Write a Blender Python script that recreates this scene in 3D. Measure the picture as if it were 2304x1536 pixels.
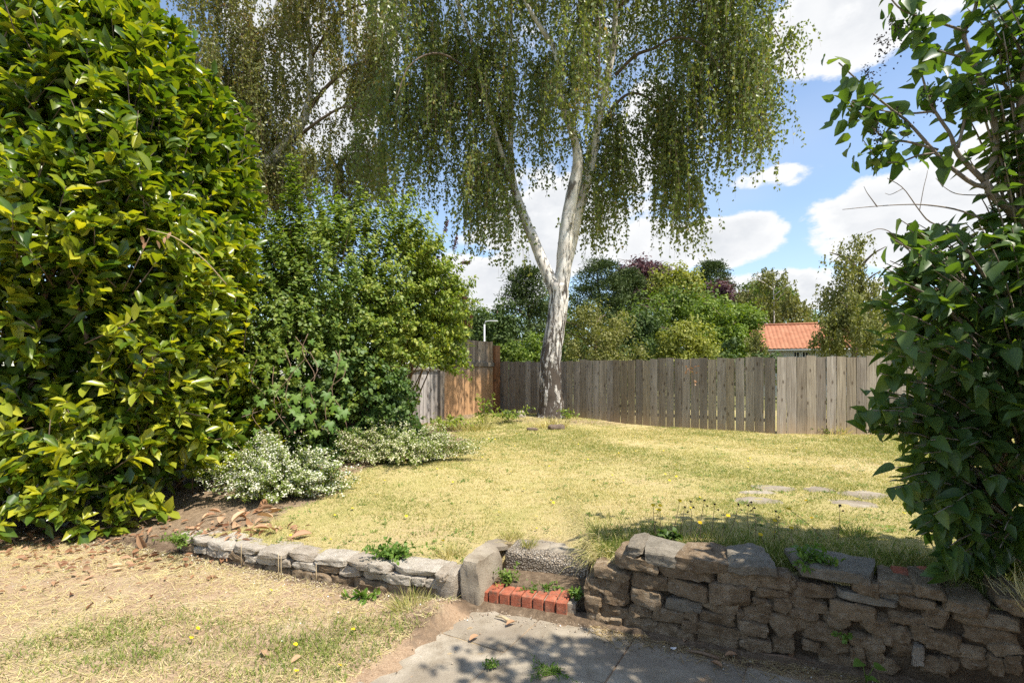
import bpy, bmesh, math, random
import numpy as np
from mathutils import Vector, Matrix, noise as mnoise

for o in list(bpy.data.objects):
    bpy.data.objects.remove(o)
sc = bpy.context.scene
COL = sc.collection
rng = np.random.default_rng(11)
random.seed(11)

# ------------------------------------------------------------------ camera
CAM_H = 1.5
F = 1152.0            # focal length in photo pixels (2304 wide)
HOR = 842.0           # horizon row in the photo
cam_d = bpy.data.cameras.new('camera')
cam = bpy.data.objects.new('camera', cam_d)
COL.objects.link(cam)
cam.location = (0, 0, CAM_H)
cam.rotation_euler = (math.radians(90), 0, 0)
cam_d.sensor_width = 36.0
cam_d.lens = 18.0
cam_d.shift_y = (HOR - 768) / 2304
cam_d.clip_end = 3000
sc.camera = cam

# ------------------------------------------------------------------ sky, sun, exposure
SUN_H = (0.79, -0.613)           # horizontal direction towards the sun
SUN_EL = math.radians(60)
sun_vec = Vector((SUN_H[0] * math.cos(SUN_EL), SUN_H[1] * math.cos(SUN_EL), math.sin(SUN_EL)))
sd = bpy.data.lights.new('sun', 'SUN')
sd.energy = 5.0
sd.angle = math.radians(0.5)
sd.color = (1.0, 0.94, 0.84)
sun = bpy.data.objects.new('sun', sd)
COL.objects.link(sun)
sun.location = (20, -16, 30)
sun.rotation_euler = (-sun_vec).to_track_quat('-Z', 'Y').to_euler()

SKY_STRENGTH = 0.15
EXPOSURE = 0.68


def nd(nt, typ, **kw):
    n = nt.nodes.new(typ)
    for k, v in kw.items():
        setattr(n, k, v)
    return n


def math_node(nt, op, a, b=None, clamp=False):
    n = nt.nodes.new('ShaderNodeMath')
    n.operation = op
    n.use_clamp = clamp
    for i, v in enumerate((a, b)):
        if v is None:
            continue
        if isinstance(v, (int, float)):
            n.inputs[i].default_value = v
        else:
            nt.links.new(v, n.inputs[i])
    return n.outputs[0]


def smoothstep(nt, v, lo, hi, tlo=0.0, thi=1.0):
    n = nt.nodes.new('ShaderNodeMapRange')
    n.interpolation_type = 'SMOOTHSTEP'
    n.inputs[1].default_value = lo
    n.inputs[2].default_value = hi
    n.inputs[3].default_value = tlo
    n.inputs[4].default_value = thi
    nt.links.new(v, n.inputs[0])
    return n.outputs[0]


def mixc(nt, fac, a, b, blend='MIX'):
    n = nt.nodes.new('ShaderNodeMix')
    n.data_type = 'RGBA'
    n.blend_type = blend
    for sock, v in ((n.inputs[0], fac), (n.inputs[6], a), (n.inputs[7], b)):
        if isinstance(v, (int, float)):
            sock.default_value = v
        elif isinstance(v, tuple):
            sock.default_value = (*v, 1) if len(v) == 3 else v
        else:
            nt.links.new(v, sock)
    return n.outputs[2]


def noise_tex(nt, vec, scale, detail=4, rough=0.55, dist=0.0):
    n = nt.nodes.new('ShaderNodeTexNoise')
    n.inputs['Scale'].default_value = scale
    n.inputs['Detail'].default_value = detail
    n.inputs['Roughness'].default_value = rough
    n.inputs['Distortion'].default_value = dist
    if vec is not None:
        nt.links.new(vec, n.inputs['Vector'])
    return n.outputs['Fac']


def mapping(nt, vec, scale=(1, 1, 1), loc=(0, 0, 0)):
    n = nt.nodes.new('ShaderNodeMapping')
    n.inputs['Scale'].default_value = scale
    n.inputs['Location'].default_value = loc
    nt.links.new(vec, n.inputs['Vector'])
    return n.outputs[0]


def make_world():
    w = bpy.data.worlds.new('World')
    sc.world = w
    w.use_nodes = True
    nt = w.node_tree
    nt.nodes.clear()
    out = nd(nt, 'ShaderNodeOutputWorld')
    bg = nd(nt, 'ShaderNodeBackground')
    bg.inputs[1].default_value = SKY_STRENGTH
    nt.links.new(bg.outputs[0], out.inputs[0])
    sky = nd(nt, 'ShaderNodeTexSky')
    sky.sky_type = 'NISHITA'
    sky.sun_disc = False
    sky.sun_elevation = SUN_EL
    sky.sun_rotation = math.atan2(SUN_H[0], SUN_H[1])
    sky.air_density = 1.0
    sky.dust_density = 0.6
    sky.ozone_density = 1.5
    tc = nd(nt, 'ShaderNodeTexCoord')
    d = tc.outputs['Generated']
    # clouds: drifting cover from noise, plus cumulus heaps at fixed directions
    n1 = noise_tex(nt, mapping(nt, d, (1, 1, 2.2)), 5.5, 9, 0.6, 0.25)
    n2 = noise_tex(nt, mapping(nt, d, (1.1, 1.1, 2.6), (3.1, 1.7, 0.4)), 2.1, 3, 0.5)
    n3 = noise_tex(nt, mapping(nt, d, (1, 1, 1.6), (7.3, 2.2, 1.4)), 13.0, 8, 0.62)
    heaps = [  # photo column, photo row, half width, half height, weight
        (1640, 540, 110, 60, 1.0), (2060, 490, 200, 115, 1.0), (1760, 650, 170, 50, 1.0),
        (1960, 10, 200, 100, .95), (1230, 520, 170, 120, 1.0), (1090, 640, 150, 70, 1.0),
        (730, 240, 110, 110, 1.0), (620, 60, 110, 120, 1.0), (840, 60, 60, 90, 0.9),
        (1450, 330, 90, 120, 0.8), (1480, 560, 120, 60, .9), (2290, 330, 110, 110, .7), (1750, 400, 110, 30, .5),
        (300, 300, 240, 200, .9),
    ]
    best = None
    for (px, py, hw, hh, wt) in heaps:
        c = Vector(((px - 1152) / F, 1.0, -(py - HOR) / F))
        L = c.length
        c = c / L
        rx, rz = hw / F / L * 1.1, hh / F / L * 1.1
        sub = nd(nt, 'ShaderNodeVectorMath', operation='SUBTRACT')
        nt.links.new(d, sub.inputs[0])
        sub.inputs[1].default_value = c
        mul = nd(nt, 'ShaderNodeVectorMath', operation='MULTIPLY')
        nt.links.new(sub.outputs[0], mul.inputs[0])
        mul.inputs[1].default_value = (1 / rx, 1 / max(rx, .25), 1 / rz)
        ln = nd(nt, 'ShaderNodeVectorMath', operation='LENGTH')
        nt.links.new(mul.outputs[0], ln.inputs[0])
        v = smoothstep(nt, ln.outputs['Value'], 0.4, 1.45, wt, -0.55)
        best = v if best is None else math_node(nt, 'MAXIMUM', best, v)
    cover = math_node(nt, 'ADD', math_node(nt, 'MULTIPLY', n2, 1.1), -0.8)
    base = math_node(nt, 'MAXIMUM', best, cover)
    dens = math_node(nt, 'ADD', base, math_node(nt, 'MULTIPLY', math_node(nt, 'SUBTRACT', n1, 0.5), 2.4))
    dens = math_node(nt, 'ADD', dens, math_node(nt, 'MULTIPLY', math_node(nt, 'SUBTRACT', n3, 0.5), 1.7))
    alpha = smoothstep(nt, dens, 0.12, 0.5)
    thick = smoothstep(nt, dens, 0.45, 1.15)
    shade = math_node(nt, 'MULTIPLY', thick, smoothstep(nt, n1, 0.35, 0.65, 1.0, 0.25))
    k = 1.0 / SKY_STRENGTH
    cc = mixc(nt, shade, (0.64 * k, 0.645 * k, 0.65 * k), (0.47 * k, 0.49 * k, 0.52 * k))
    # thin veil that pales the blue a little
    veil = mixc(nt, smoothstep(nt, n2, 0.35, 0.75, 0.05, 0.3), sky.outputs[0], (0.48 * k, 0.55 * k, 0.63 * k))
    nt.links.new(mixc(nt, alpha, veil, cc), bg.inputs[0])
    w.cycles.sampling_method = 'MANUAL'
    w.cycles.sample_map_resolution = 512


make_world()
vs = sc.view_settings
vs.view_transform = 'Standard'
vs.look = 'None'
vs.exposure = EXPOSURE
vs.gamma = 1.0
vs.use_curve_mapping = False
cy = sc.cycles
cy.max_bounces = 6
cy.diffuse_bounces = 3
cy.glossy_bounces = 2
cy.transmission_bounces = 4
cy.transparent_max_bounces = 4
cy.caustics_reflective = False
cy.caustics_refractive = False
cy.use_denoising = False

# ------------------------------------------------------------------ helpers


def P(px, py, Y):
    """photo pixel at depth Y -> world point"""
    return np.array(((px - 1152) / F * Y, Y, CAM_H - (py - HOR) / F * Y))


def norm(a):
    a = np.asarray(a, float)
    return a / np.maximum(np.linalg.norm(a, axis=-1, keepdims=True), 1e-9)


def build(name, V, Fc, mat, parent=None, tint=None, smooth=False, origin=None):
    """triangle arrays -> one mesh object; V in world space"""
    V = np.asarray(V, np.float32)
    Fc = np.asarray(Fc, np.int32)
    off = np.zeros(3, np.float32)
    if parent is not None:
        off = np.array(parent_world(parent), np.float32)
    if origin is not None:
        org = np.array(origin, np.float32)
    else:
        org = off
    me = bpy.data.meshes.new(name)
    me.vertices.add(len(V))
    me.vertices.foreach_set('co', (V - org).ravel())
    n = len(Fc)
    me.loops.add(n * 3)
    me.loops.foreach_set('vertex_index', Fc.ravel())
    me.polygons.add(n)
    me.polygons.foreach_set('loop_start', np.arange(0, n * 3, 3, dtype=np.int32))
    try:
        me.polygons.foreach_set('loop_total', np.full(n, 3, np.int32))
    except Exception:
        pass
    if smooth:
        me.polygons.foreach_set('use_smooth', np.ones(n, bool))
    if tint is not None:
        at = me.attributes.new('tint', 'FLOAT', 'FACE')
        at.data.foreach_set('value', np.asarray(tint, np.float32))
    me.update(calc_edges=True)
    if mat is not None:
        me.materials.append(mat)
    o = bpy.data.objects.new(name, me)
    COL.objects.link(o)
    if parent is not None:
        o.parent = parent
    o.location = org - off
    return o


_PW = {}


def parent_world(o):
    p = np.array(o.location)
    while o.parent is not None:
        o = o.parent
        p = p + np.array(o.location)
    return p


def place(name, mesh, parent, mw):
    """object sharing a mesh, given a world matrix; parent is unrotated"""
    o = bpy.data.objects.new(name, mesh)
    COL.objects.link(o)
    if parent is not None:
        o.parent = parent
        mw = Matrix.Translation(-Vector(parent_world(parent))) @ mw
    o.matrix_basis = mw
    return o


def tag(o, label=None, cat=None, group=None, kind=None):
    if label:
        o['label'] = label
    if cat:
        o['category'] = cat
    if group:
        o['group'] = group
    if kind:
        o['kind'] = kind
    return o


def thing(name, label, cat, loc=(0, 0, 0), group=None):
    o = bpy.data.objects.new(name, None)
    COL.objects.link(o)
    o.location = tuple(float(v) for v in loc)
    o.empty_display_size = 0.1
    return tag(o, label, cat, group)


def cat_arrays(parts):
    Vs, Fs, n = [], [], 0
    for V, Fc in parts:
        Vs.append(V)
        Fs.append(Fc + n)
        n += len(V)
    return np.concatenate(Vs), np.concatenate(Fs)


def spline(pts, rad, n):
    pts = np.asarray(pts, float)
    rad = np.asarray(rad, float)
    m = len(pts)
    ext = np.vstack([2 * pts[0] - pts[1], pts, 2 * pts[-1] - pts[-2]])
    t = np.linspace(0, m - 1, n)
    i = np.minimum(t.astype(int), m - 2)
    f = (t - i)[:, None]
    p0, p1, p2, p3 = ext[i], ext[i + 1], ext[i + 2], ext[i + 3]
    out = .5 * (2 * p1 + (p2 - p0) * f + (2 * p0 - 5 * p1 + 4 * p2 - p3) * f ** 2 + (3 * p1 - p0 - 3 * p2 + p3) * f ** 3)
    r = np.interp(t, np.arange(m), rad)
    return out, r


def tube(pts, rad, k=6, wob=0.0):
    pts = np.asarray(pts, float)
    rad = np.asarray(rad, float)
    n = len(pts)
    tg = norm(np.gradient(pts, axis=0))
    ref = np.array((0, 0, 1.0)) if abs(tg[:, 2]).mean() < .85 else np.array((0, 1.0, 0.03))
    a = norm(np.cross(tg, ref))
    b = np.cross(tg, a)
    ang = np.linspace(0, 2 * np.pi, k, endpoint=False)
    rr = rad[:, None] * (1 + wob * rng.standard_normal((n, k)))
    V = pts[:, None, :] + rr[..., None] * (np.cos(ang)[None, :, None] * a[:, None, :] + np.sin(ang)[None, :, None] * b[:, None, :])
    V = V.reshape(-1, 3)
    i = np.arange(n - 1)[:, None] * k
    j = np.arange(k)[None, :]
    j2 = (j + 1) % k
    q0, q1, q2, q3 = i + j, i + j2, i + k + j2, i + k + j
    Fc = np.concatenate([np.stack([q0, q1, q2], -1).reshape(-1, 3), np.stack([q0, q2, q3], -1).reshape(-1, 3)])
    # end caps
    V = np.vstack([V, pts[:1], pts[-1:]])
    c0, c1 = n * k, n * k + 1
    jj = np.arange(k)
    Fc = np.concatenate([Fc, np.stack([np.full(k, c0), (jj + 1) % k, jj], -1), np.stack([np.full(k, c1), (n - 1) * k + jj, (n - 1) * k + (jj + 1) % k], -1)])
    return V, Fc


# leaf templates: verts (u along, v across, w out of plane), triangles
T_DIA = (np.array([(0, 0, 0), (.42, -.5, .07), (1, 0, -.05), (.42, .5, .07)]), np.array([(0, 2, 1), (0, 3, 2)]))
T_BLADE = (np.array([(0, -.5, 0), (0, .5, 0), (1, 0, 0)]), np.array([(0, 1, 2)]))
T_BLADE2 = (np.array([(0, -.5, 0), (0, .5, 0), (.6, .35, .0), (.6, -.35, 0), (1, 0, -.18)]), np.array([(0, 1, 2), (0, 2, 3), (3, 2, 4)]))


def leaf_template(stations, fold=.12, droop=.12):
    V = [(0, 0, 0)]
    for u, w in stations:
        V += [(u, -w / 2, fold * w - droop * u * u), (u, 0, -droop * u * u), (u, w / 2, fold * w - droop * u * u)]
    V.append((1, 0, -droop))
    Fc = [(0, 2, 1), (0, 3, 2)]
    m = len(stations)
    for i in range(m - 1):
        a = 1 + 3 * i
        for k in (0, 1):
            Fc += [(a + k, a + k + 1, a + 3 + k + 1), (a + k, a + 3 + k + 1, a + 3 + k)]
    a = 1 + 3 * (m - 1)
    e = len(V) - 1
    Fc += [(a, a + 1, e), (a + 1, a + 2, e)]
    return np.array(V, float), np.array(Fc)


T_LAUREL = leaf_template([(.25, .75), (.65, 1.0)], .16, .16)
T_LAUREL_F = leaf_template([(.12, .45), (.35, .9), (.65, 1.0), (.88, .6)], .16, .18)
T_LILAC = leaf_template([(.04, .6), (.3, 1.0), (.7, .55)], .14, .22)
T_LILAC_F = leaf_template([(.02, .55), (.12, .9), (.32, 1.0), (.6, .72), (.82, .34)], .14, .24)
T_OVAL = (np.array([(0, 0, 0), (.3, -.45, .07), (.3, .45, .07), (.7, -.4, .02), (.7, .4, .02), (1, 0, -.1)]),
          np.array([(0, 2, 1), (1, 2, 4), (1, 4, 3), (3, 4, 5)]))


def lobed():
    pts = []
    lob = [(-130, .45), (-105, .62), (-85, .42), (-60, .78), (-50, .85), (-32, .5), (-12, .85), (0, 1.0), (12, .85), (32, .5), (50, .85), (60, .78), (85, .42), (105, .62), (130, .45), (180, .02)]
    for a, r in lob:
        an = math.radians(a)
        pts.append((.3 + .7 * r * math.cos(an), .62 * r * math.sin(an) * 1.1, -.12 * r * r + .03 * math.sin(an * 6)))
    V = [(.3, 0, .02)] + pts
    n = len(pts)
    return np.array(V), np.array([(0, 1 + i, 1 + (i + 1) % n) for i in range(n)])


T_LOBED = lobed()


def scatter(T, pos, axis, nrm, L, W):
    """copies of a leaf template as one triangle array"""
    TV, TF = T
    n = len(pos)
    a = norm(axis)
    nn = nrm - (nrm * a).sum(-1, keepdims=True) * a
    nn = norm(nn)
    b = np.cross(nn, a)
    L = np.broadcast_to(L, (n,))[:, None, None]
    W = np.broadcast_to(W, (n,))[:, None, None]
    V = pos[:, None, :] + a[:, None, :] * TV[None, :, 0, None] * L + b[:, None, :] * TV[None, :, 1, None] * W + nn[:, None, :] * TV[None, :, 2, None] * L
    Fc = TF[None] + (np.arange(n) * len(TV))[:, None, None]
    return V.reshape(-1, 3), Fc.reshape(-1, 3)


def leaf_matrix(pos, axis, nrm, L, W):
    a = norm(axis)
    nn = norm(nrm - (nrm @ a) * a)
    b = np.cross(nn, a)
    m = Matrix.Identity(4)
    for r in range(3):
        m[r][0] = float(a[r] * L)
        m[r][1] = float(b[r] * W)
        m[r][2] = float(nn[r] * L)
        m[r][3] = float(pos[r])
    return m


def tints(n, T, spread=.22, base=.5, low=None):
    t = base + spread * rng.standard_normal(n)
    if low is not None:
        t = t + low
    return np.repeat(np.clip(t, 0, 1), len(T[1]))


def rnd_dir(n):
    return norm(rng.standard_normal((n, 3)))


def bez(P0, P1, P2, t):
    t = t[:, None]
    return (1 - t) ** 2 * P0 + 2 * t * (1 - t) * P1 + t * t * P2, norm(2 * (1 - t) * (P1 - P0) + 2 * t * (P2 - P1))


def shoot_leaves(P0, P1, P2, cnt, t0=.3, spread=.9, fwd=.5, droop=.2, up=.8, jit=.0):
    """leaves along bezier shoots; returns pos, axis, normal, shoot index"""
    S = len(P0)
    cnt = np.broadcast_to(np.asarray(cnt, int), (S,))
    idx = np.repeat(np.arange(S), cnt)
    n = len(idx)
    t = t0 + (1 - t0) * rng.random(n) ** .85
    pos, tg = bez(P0[idx], P1[idx], P2[idx], t)
    r = rnd_dir(n)
    perp = norm(r - (r * tg).sum(-1, keepdims=True) * tg)
    axis = norm(tg * fwd + perp * spread + np.array((0, 0, -droop)))
    nrm = np.array((0, 0, up)) + rnd_dir(n) * .7 + tg * .15
    if jit:
        pos = pos + rng.standard_normal((n, 3)) * jit
    return pos, axis, nrm, idx


def low_noise(pos, s, seed=0):
    ph = np.random.default_rng(seed).random((4, 3)) * 6.28
    k = np.random.default_rng(seed + 1).standard_normal((4, 3))
    out = 0
    for i in range(4):
        out = out + np.sin((pos * k[i]).sum(-1) * s + ph[i, 0])
    return out / 4


def srgb(r, g, b):
    f = lambda c: ((c / 255 + .055) / 1.055) ** 2.4 if c > 10 else c / 255 / 12.92
    return (f(r), f(g), f(b))


# ------------------------------------------------------------------ materials


def new_mat(name):
    m = bpy.data.materials.new(name)
    m.use_nodes = True
    nt = m.node_tree
    nt.nodes.clear()
    out = nd(nt, 'ShaderNodeOutputMaterial')
    return m, nt, out


def ramp(nt, fac, stops):
    n = nt.nodes.new('ShaderNodeValToRGB')
    el = n.color_ramp.elements
    while len(el) < len(stops):
        el.new(.5)
    for e, (p, c) in zip(el, stops):
        e.position = p
        e.color = (*c, 1)
    if fac is not None:
        nt.links.new(fac, n.inputs[0])
    return n.outputs[0]


def leaf_mat(name, stops, trans=.3, rough=.45, spec=.4, tcol=None, mottled=False):
    m, nt, out = new_mat(name)
    at = nd(nt, 'ShaderNodeAttribute', attribute_name='tint')
    fac = at.outputs['Fac']
    col = ramp(nt, fac, stops)
    if mottled:
        tc = nd(nt, 'ShaderNodeTexCoord')
        nz = noise_tex(nt, tc.outputs['Object'], 30, 3)
        col = mixc(nt, smoothstep(nt, nz, .35, .7, 0, .45), col, (.5, .5, .12), 'MULTIPLY')
    pb = nd(nt, 'ShaderNodeBsdfPrincipled')
    nt.links.new(col, pb.inputs['Base Color'])
    pb.inputs['Roughness'].default_value = rough
    pb.inputs['Specular IOR Level'].default_value = spec
    tr = nd(nt, 'ShaderNodeBsdfTranslucent')
    tm = mixc(nt, 1.0, col, tcol or (1.5, 1.6, .55), 'MULTIPLY')
    nt.links.new(tm, tr.inputs[0])
    mx = nd(nt, 'ShaderNodeMixShader')
    mx.inputs[0].default_value = trans
    nt.links.new(pb.outputs[0], mx.inputs[1])
    nt.links.new(tr.outputs[0], mx.inputs[2])
    nt.links.new(mx.outputs[0], out.inputs[0])
    return m


def surf(name, build_fn, rough=.85, spec=.25):
    """build_fn(nt, object coordinates) -> colour socket, bump height socket or None, bump distance"""
    m, nt, out = new_mat(name)
    tc = nd(nt, 'ShaderNodeTexCoord')
    pb = nd(nt, 'ShaderNodeBsdfPrincipled')
    pb.inputs['Roughness'].default_value = rough
    pb.inputs['Specular IOR Level'].default_value = spec
    nt.links.new(pb.outputs[0], out.inputs[0])
    col, h, dist = build_fn(nt, tc)
    if isinstance(col, tuple):
        pb.inputs['Base Color'].default_value = (*col, 1)
    else:
        nt.links.new(col, pb.inputs['Base Color'])
    if h is not None:
        bp = nd(nt, 'ShaderNodeBump')
        bp.inputs['Distance'].default_value = dist
        bp.inputs['Strength'].default_value = 1.0
        nt.links.new(h, bp.inputs['Height'])
        nt.links.new(bp.outputs[0], pb.inputs['Normal'])
    return m


def obj_random(nt):
    return nd(nt, 'ShaderNodeObjectInfo').outputs['Random']


def world_pos(nt):
    return nd(nt, 'ShaderNodeNewGeometry').outputs['Position']


def offset_vec(nt, vec, rnd, amt=37.0):
    n = nd(nt, 'ShaderNodeVectorMath', operation='ADD')
    nt.links.new(vec, n.inputs[0])
    cmb = nd(nt, 'ShaderNodeCombineXYZ')
    v = math_node(nt, 'MULTIPLY', rnd, amt)
    for i in range(3):
        nt.links.new(v, cmb.inputs[i])
    nt.links.new(cmb.outputs[0], n.inputs[1])
    return n.outputs[0]


def f_stone(c1, c2, c3, lichen=.5, pit=1.0):
    def fn(nt, tc):
        r = obj_random(nt)
        v = offset_vec(nt, world_pos(nt), r, 9)
        n1 = noise_tex(nt, v, 13, 7, .68)
        n2 = noise_tex(nt, mapping(nt, v, (1, 1, 2.4)), 42, 7, .72)
        n3 = noise_tex(nt, v, 170, 4, .75)
        col = ramp(nt, n1, [(.3, c1), (.5, c2), (.72, c3)])
        col = mixc(nt, smoothstep(nt, r, 0, 1, 0, .55), col, (.62, .56, .5), 'MULTIPLY')
        col = mixc(nt, smoothstep(nt, n2, .56, .66, 0, lichen), col, (.56, .52, .44))
        col = mixc(nt, smoothstep(nt, n2, .29, .39, .8, 0), col, (.05, .036, .024))
        col = mixc(nt, smoothstep(nt, n3, .3, .6, .45, 0), col, (.45, .38, .3), 'MULTIPLY')
        h = math_node(nt, 'ADD', math_node(nt, 'MULTIPLY', n2, 1.0), math_node(nt, 'MULTIPLY', n3, .45))
        return col, h, .02 * pit
    return fn


M_STONE = surf('weathered_stone', f_stone((.19, .128, .072), (.33, .245, .155), (.5, .4, .28)), .9)
M_STONE_PALE = surf('pale_stone', f_stone((.42, .36, .28), (.57, .51, .42), (.68, .62, .53), .5), .9)
M_SLATE = surf('grey_slate', f_stone((.19, .165, .125), (.285, .25, .195), (.38, .34, .27), .3, .7), .75)
M_CORE = surf('earth_mortar', f_stone((.12, .084, .052), (.21, .155, .1), (.31, .24, .165), .15, 1.6), .95)


def f_brick(nt, tc):
    r = obj_random(nt)
    v = offset_vec(nt, tc.outputs['Object'], r, 5)
    n1 = noise_tex(nt, v, 18, 5, .6)
    n2 = noise_tex(nt, v, 120, 5, .7)
    col = ramp(nt, n1, [(.3, (.29, .085, .045)), (.55, (.40, .125, .068)), (.75, (.47, .2, .12))])
    col = mixc(nt, smoothstep(nt, r, 0, 1, 0, .4), col, (.75, .62, .6), 'MULTIPLY')
    col = mixc(nt, smoothstep(nt, n2, .56, .72, 0, .7), col, (.42, .3, .22))
    n4 = noise_tex(nt, world_pos(nt), 26, 5, .65)
    col = mixc(nt, smoothstep(nt, n4, .5, .68, 0, .75), col, (.17, .11, .075))
    return col, n2, .004


M_BRICK = surf('red_brick', f_brick, .85)


def f_concrete(nt, tc):
    r = obj_random(nt)
    v = world_pos(nt)
    n0 = noise_tex(nt, v, 1.6, 4, .6)
    n1 = noise_tex(nt, v, 7, 7, .65)
    n2 = noise_tex(nt, v, 90, 5, .7)
    n3 = noise_tex(nt, v, 300, 3, .7)
    col = ramp(nt, n1, [(.3, (.23, .185, .13)), (.5, (.38, .325, .245)), (.7, (.51, .445, .35))])
    col = mixc(nt, smoothstep(nt, r, 0, 1, 0, .35), col, (.8, .8, .78), 'MULTIPLY')
    col = mixc(nt, smoothstep(nt, math_node(nt, 'ADD', n0, math_node(nt, 'MULTIPLY', n1, .4)), .62, .86, 0, .75), col, (.21, .17, .125))
    col = mixc(nt, smoothstep(nt, n2, .3, .45, .6, 0), col, (.12, .1, .08))
    col = mixc(nt, smoothstep(nt, n3, .62, .75, 0, .5), col, (.55, .53, .5))
    return col, math_node(nt, 'ADD', n2, math_node(nt, 'MULTIPLY', n3, .4)), .006


M_SLAB = surf('concrete_slab', f_concrete, .9)


def f_aggregate(nt, tc):
    v = world_pos(nt)
    vo = nd(nt, 'ShaderNodeTexVoronoi')
    vo.inputs['Scale'].default_value = 75
    nt.links.new(v, vo.inputs['Vector'])
    n1 = noise_tex(nt, v, 8, 5, .6)
    peb = ramp(nt, vo.outputs['Color'], [(.1, (.28, .22, .15)), (.5, (.44, .37, .28)), (.9, (.62, .56, .47))])
    col = mixc(nt, smoothstep(nt, vo.outputs['Distance'], .25, .6, 0, .8), peb, (.13, .105, .08))
    col = mixc(nt, smoothstep(nt, n1, .5, .68, 0, .6), col, (.27, .22, .16))
    return col, math_node(nt, 'SUBTRACT', 1.0, vo.outputs['Distance']), .02


M_AGG = surf('pebbled_concrete', f_aggregate, .9)


def f_wood(c_dark, c_mid, c_light, base_tint=(.5, .36, .2), base_z=.9, base_amt=.5):
    def fn(nt, tc):
        r = obj_random(nt)
        v = offset_vec(nt, tc.outputs['Object'], r, 13)
        g = noise_tex(nt, mapping(nt, v, (60, 60, 2.2)), 1.0, 5, .6, .6)
        g2 = noise_tex(nt, mapping(nt, v, (9, 9, .9)), 1.0, 4, .6, 1.2)
        kn = nd(nt, 'ShaderNodeTexVoronoi')
        kn.inputs['Scale'].default_value = 1.0
        kn.voronoi_dimensions = '2D'
        sp_ = nd(nt, 'ShaderNodeSeparateXYZ')
        nt.links.new(v, sp_.inputs[0])
        cb_ = nd(nt, 'ShaderNodeCombineXYZ')
        nt.links.new(math_node(nt, 'MULTIPLY', sp_.outputs[0], 5.0), cb_.inputs[0])
        nt.links.new(math_node(nt, 'MULTIPLY', sp_.outputs[2], 2.2), cb_.inputs[1])
        nt.links.new(cb_.outputs[0], kn.inputs['Vector'])
        col = ramp(nt, g, [(.28, c_dark), (.5, c_mid), (.72, c_light)])
        col = mixc(nt, smoothstep(nt, g2, .35, .7, .45, 0), col, (.55, .5, .46), 'MULTIPLY')
        r2 = math_node(nt, 'FRACT', math_node(nt, 'MULTIPLY', r, 7.31))
        col = mixc(nt, smoothstep(nt, r, 0, 1, 0, .95), col, (.55, .53, .51), 'MULTIPLY')
        col = mixc(nt, smoothstep(nt, r2, .4, 1, 0, .7), col, (1.05, .98, .78), 'MULTIPLY')
        col = mixc(nt, smoothstep(nt, kn.outputs['Distance'], .04, .12, .75, 0), col, (.07, .048, .03))
        sep = nd(nt, 'ShaderNodeSeparateXYZ')
        nt.links.new(world_pos(nt), sep.inputs[0])
        low = math_node(nt, 'ADD', sep.outputs[2], math_node(nt, 'MULTIPLY', g2, .5))
        col = mixc(nt, smoothstep(nt, low, base_z - .25, base_z + .3, base_amt, 0), col, base_tint)
        return col, math_node(nt, 'ADD', g, math_node(nt, 'MULTIPLY', g2, .4)), .006
    return fn


M_WOOD = surf('weathered_board', f_wood((.19, .16, .125), (.33, .29, .24), (.45, .405, .345), (.4, .28, .16), .72, .6), .85)
M_WOOD_WARM = surf('warm_board', f_wood((.24, .125, .055), (.42, .245, .12), (.54, .36, .2), (.5, .28, .14), 1.0, .4), .8)
M_WOOD_TOP = surf('half_grey_board', f_wood((.26, .2, .145), (.38, .3, .22), (.48, .4, .31), (.5, .285, .135), 1.75, .85), .8)
M_WOOD_PALE = surf('silvered_batten', f_wood((.25, .22, .2), (.42, .39, .36), (.55, .52, .48), (.4, .33, .25), .6, .4), .85)
M_POST_RUST = surf('rust_brown_post', f_wood((.2, .075, .025), (.31, .15, .07), (.4, .21, .1), (.34, .14, .05), 1.0, .4), .8)


def f_birch(nt, tc):
    v = world_pos(nt)
    sep = nd(nt, 'ShaderNodeSeparateXYZ')
    nt.links.new(v, sep.inputs[0])
    z = sep.outputs[2]
    n0 = noise_tex(nt, v, 3.0, 4, .6)
    ring = noise_tex(nt, mapping(nt, v, (2.2, 2.2, 26)), 1.0, 4, .6, .3)
    fis = noise_tex(nt, mapping(nt, v, (11, 11, 2.6)), 1.0, 5, .65, .7)
    patch = noise_tex(nt, mapping(nt, v, (3.2, 3.2, 1.3)), 1.0, 3, .5, .6)
    col = ramp(nt, n0, [(.3, (.42, .37, .31)), (.65, (.74, .7, .64))])
    col = mixc(nt, smoothstep(nt, ring, .62, .72, 0, .75), col, (.16, .12, .09))
    # black fissured bark, mostly on the lower trunk
    zz = smoothstep(nt, z, .5, 5.4, .15, -.08)
    col = mixc(nt, smoothstep(nt, math_node(nt, 'ADD', fis, zz), .56, .62), col, (.075, .058, .044))
    col = mixc(nt, smoothstep(nt, math_node(nt, 'ADD', patch, math_node(nt, 'MULTIPLY', zz, .3)), .62, .67, 0, .9), col, (.1, .078, .06))
    h = math_node(nt, 'SUBTRACT', math_node(nt, 'MULTIPLY', n0, .3), smoothstep(nt, math_node(nt, 'ADD', fis, zz), .5, .64))
    return col, h, .05


M_BIRCH = surf('birch_bark', f_birch, .75)


def f_bark(c1, c2):
    def fn(nt, tc):
        v = world_pos(nt)
        n1 = noise_tex(nt, v, 14, 5, .6)
        n2 = noise_tex(nt, mapping(nt, v, (60, 60, 12)), 1.0, 4, .6)
        return ramp(nt, n1, [(.3, c1), (.7, c2)]), n2, .006
    return fn


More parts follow.
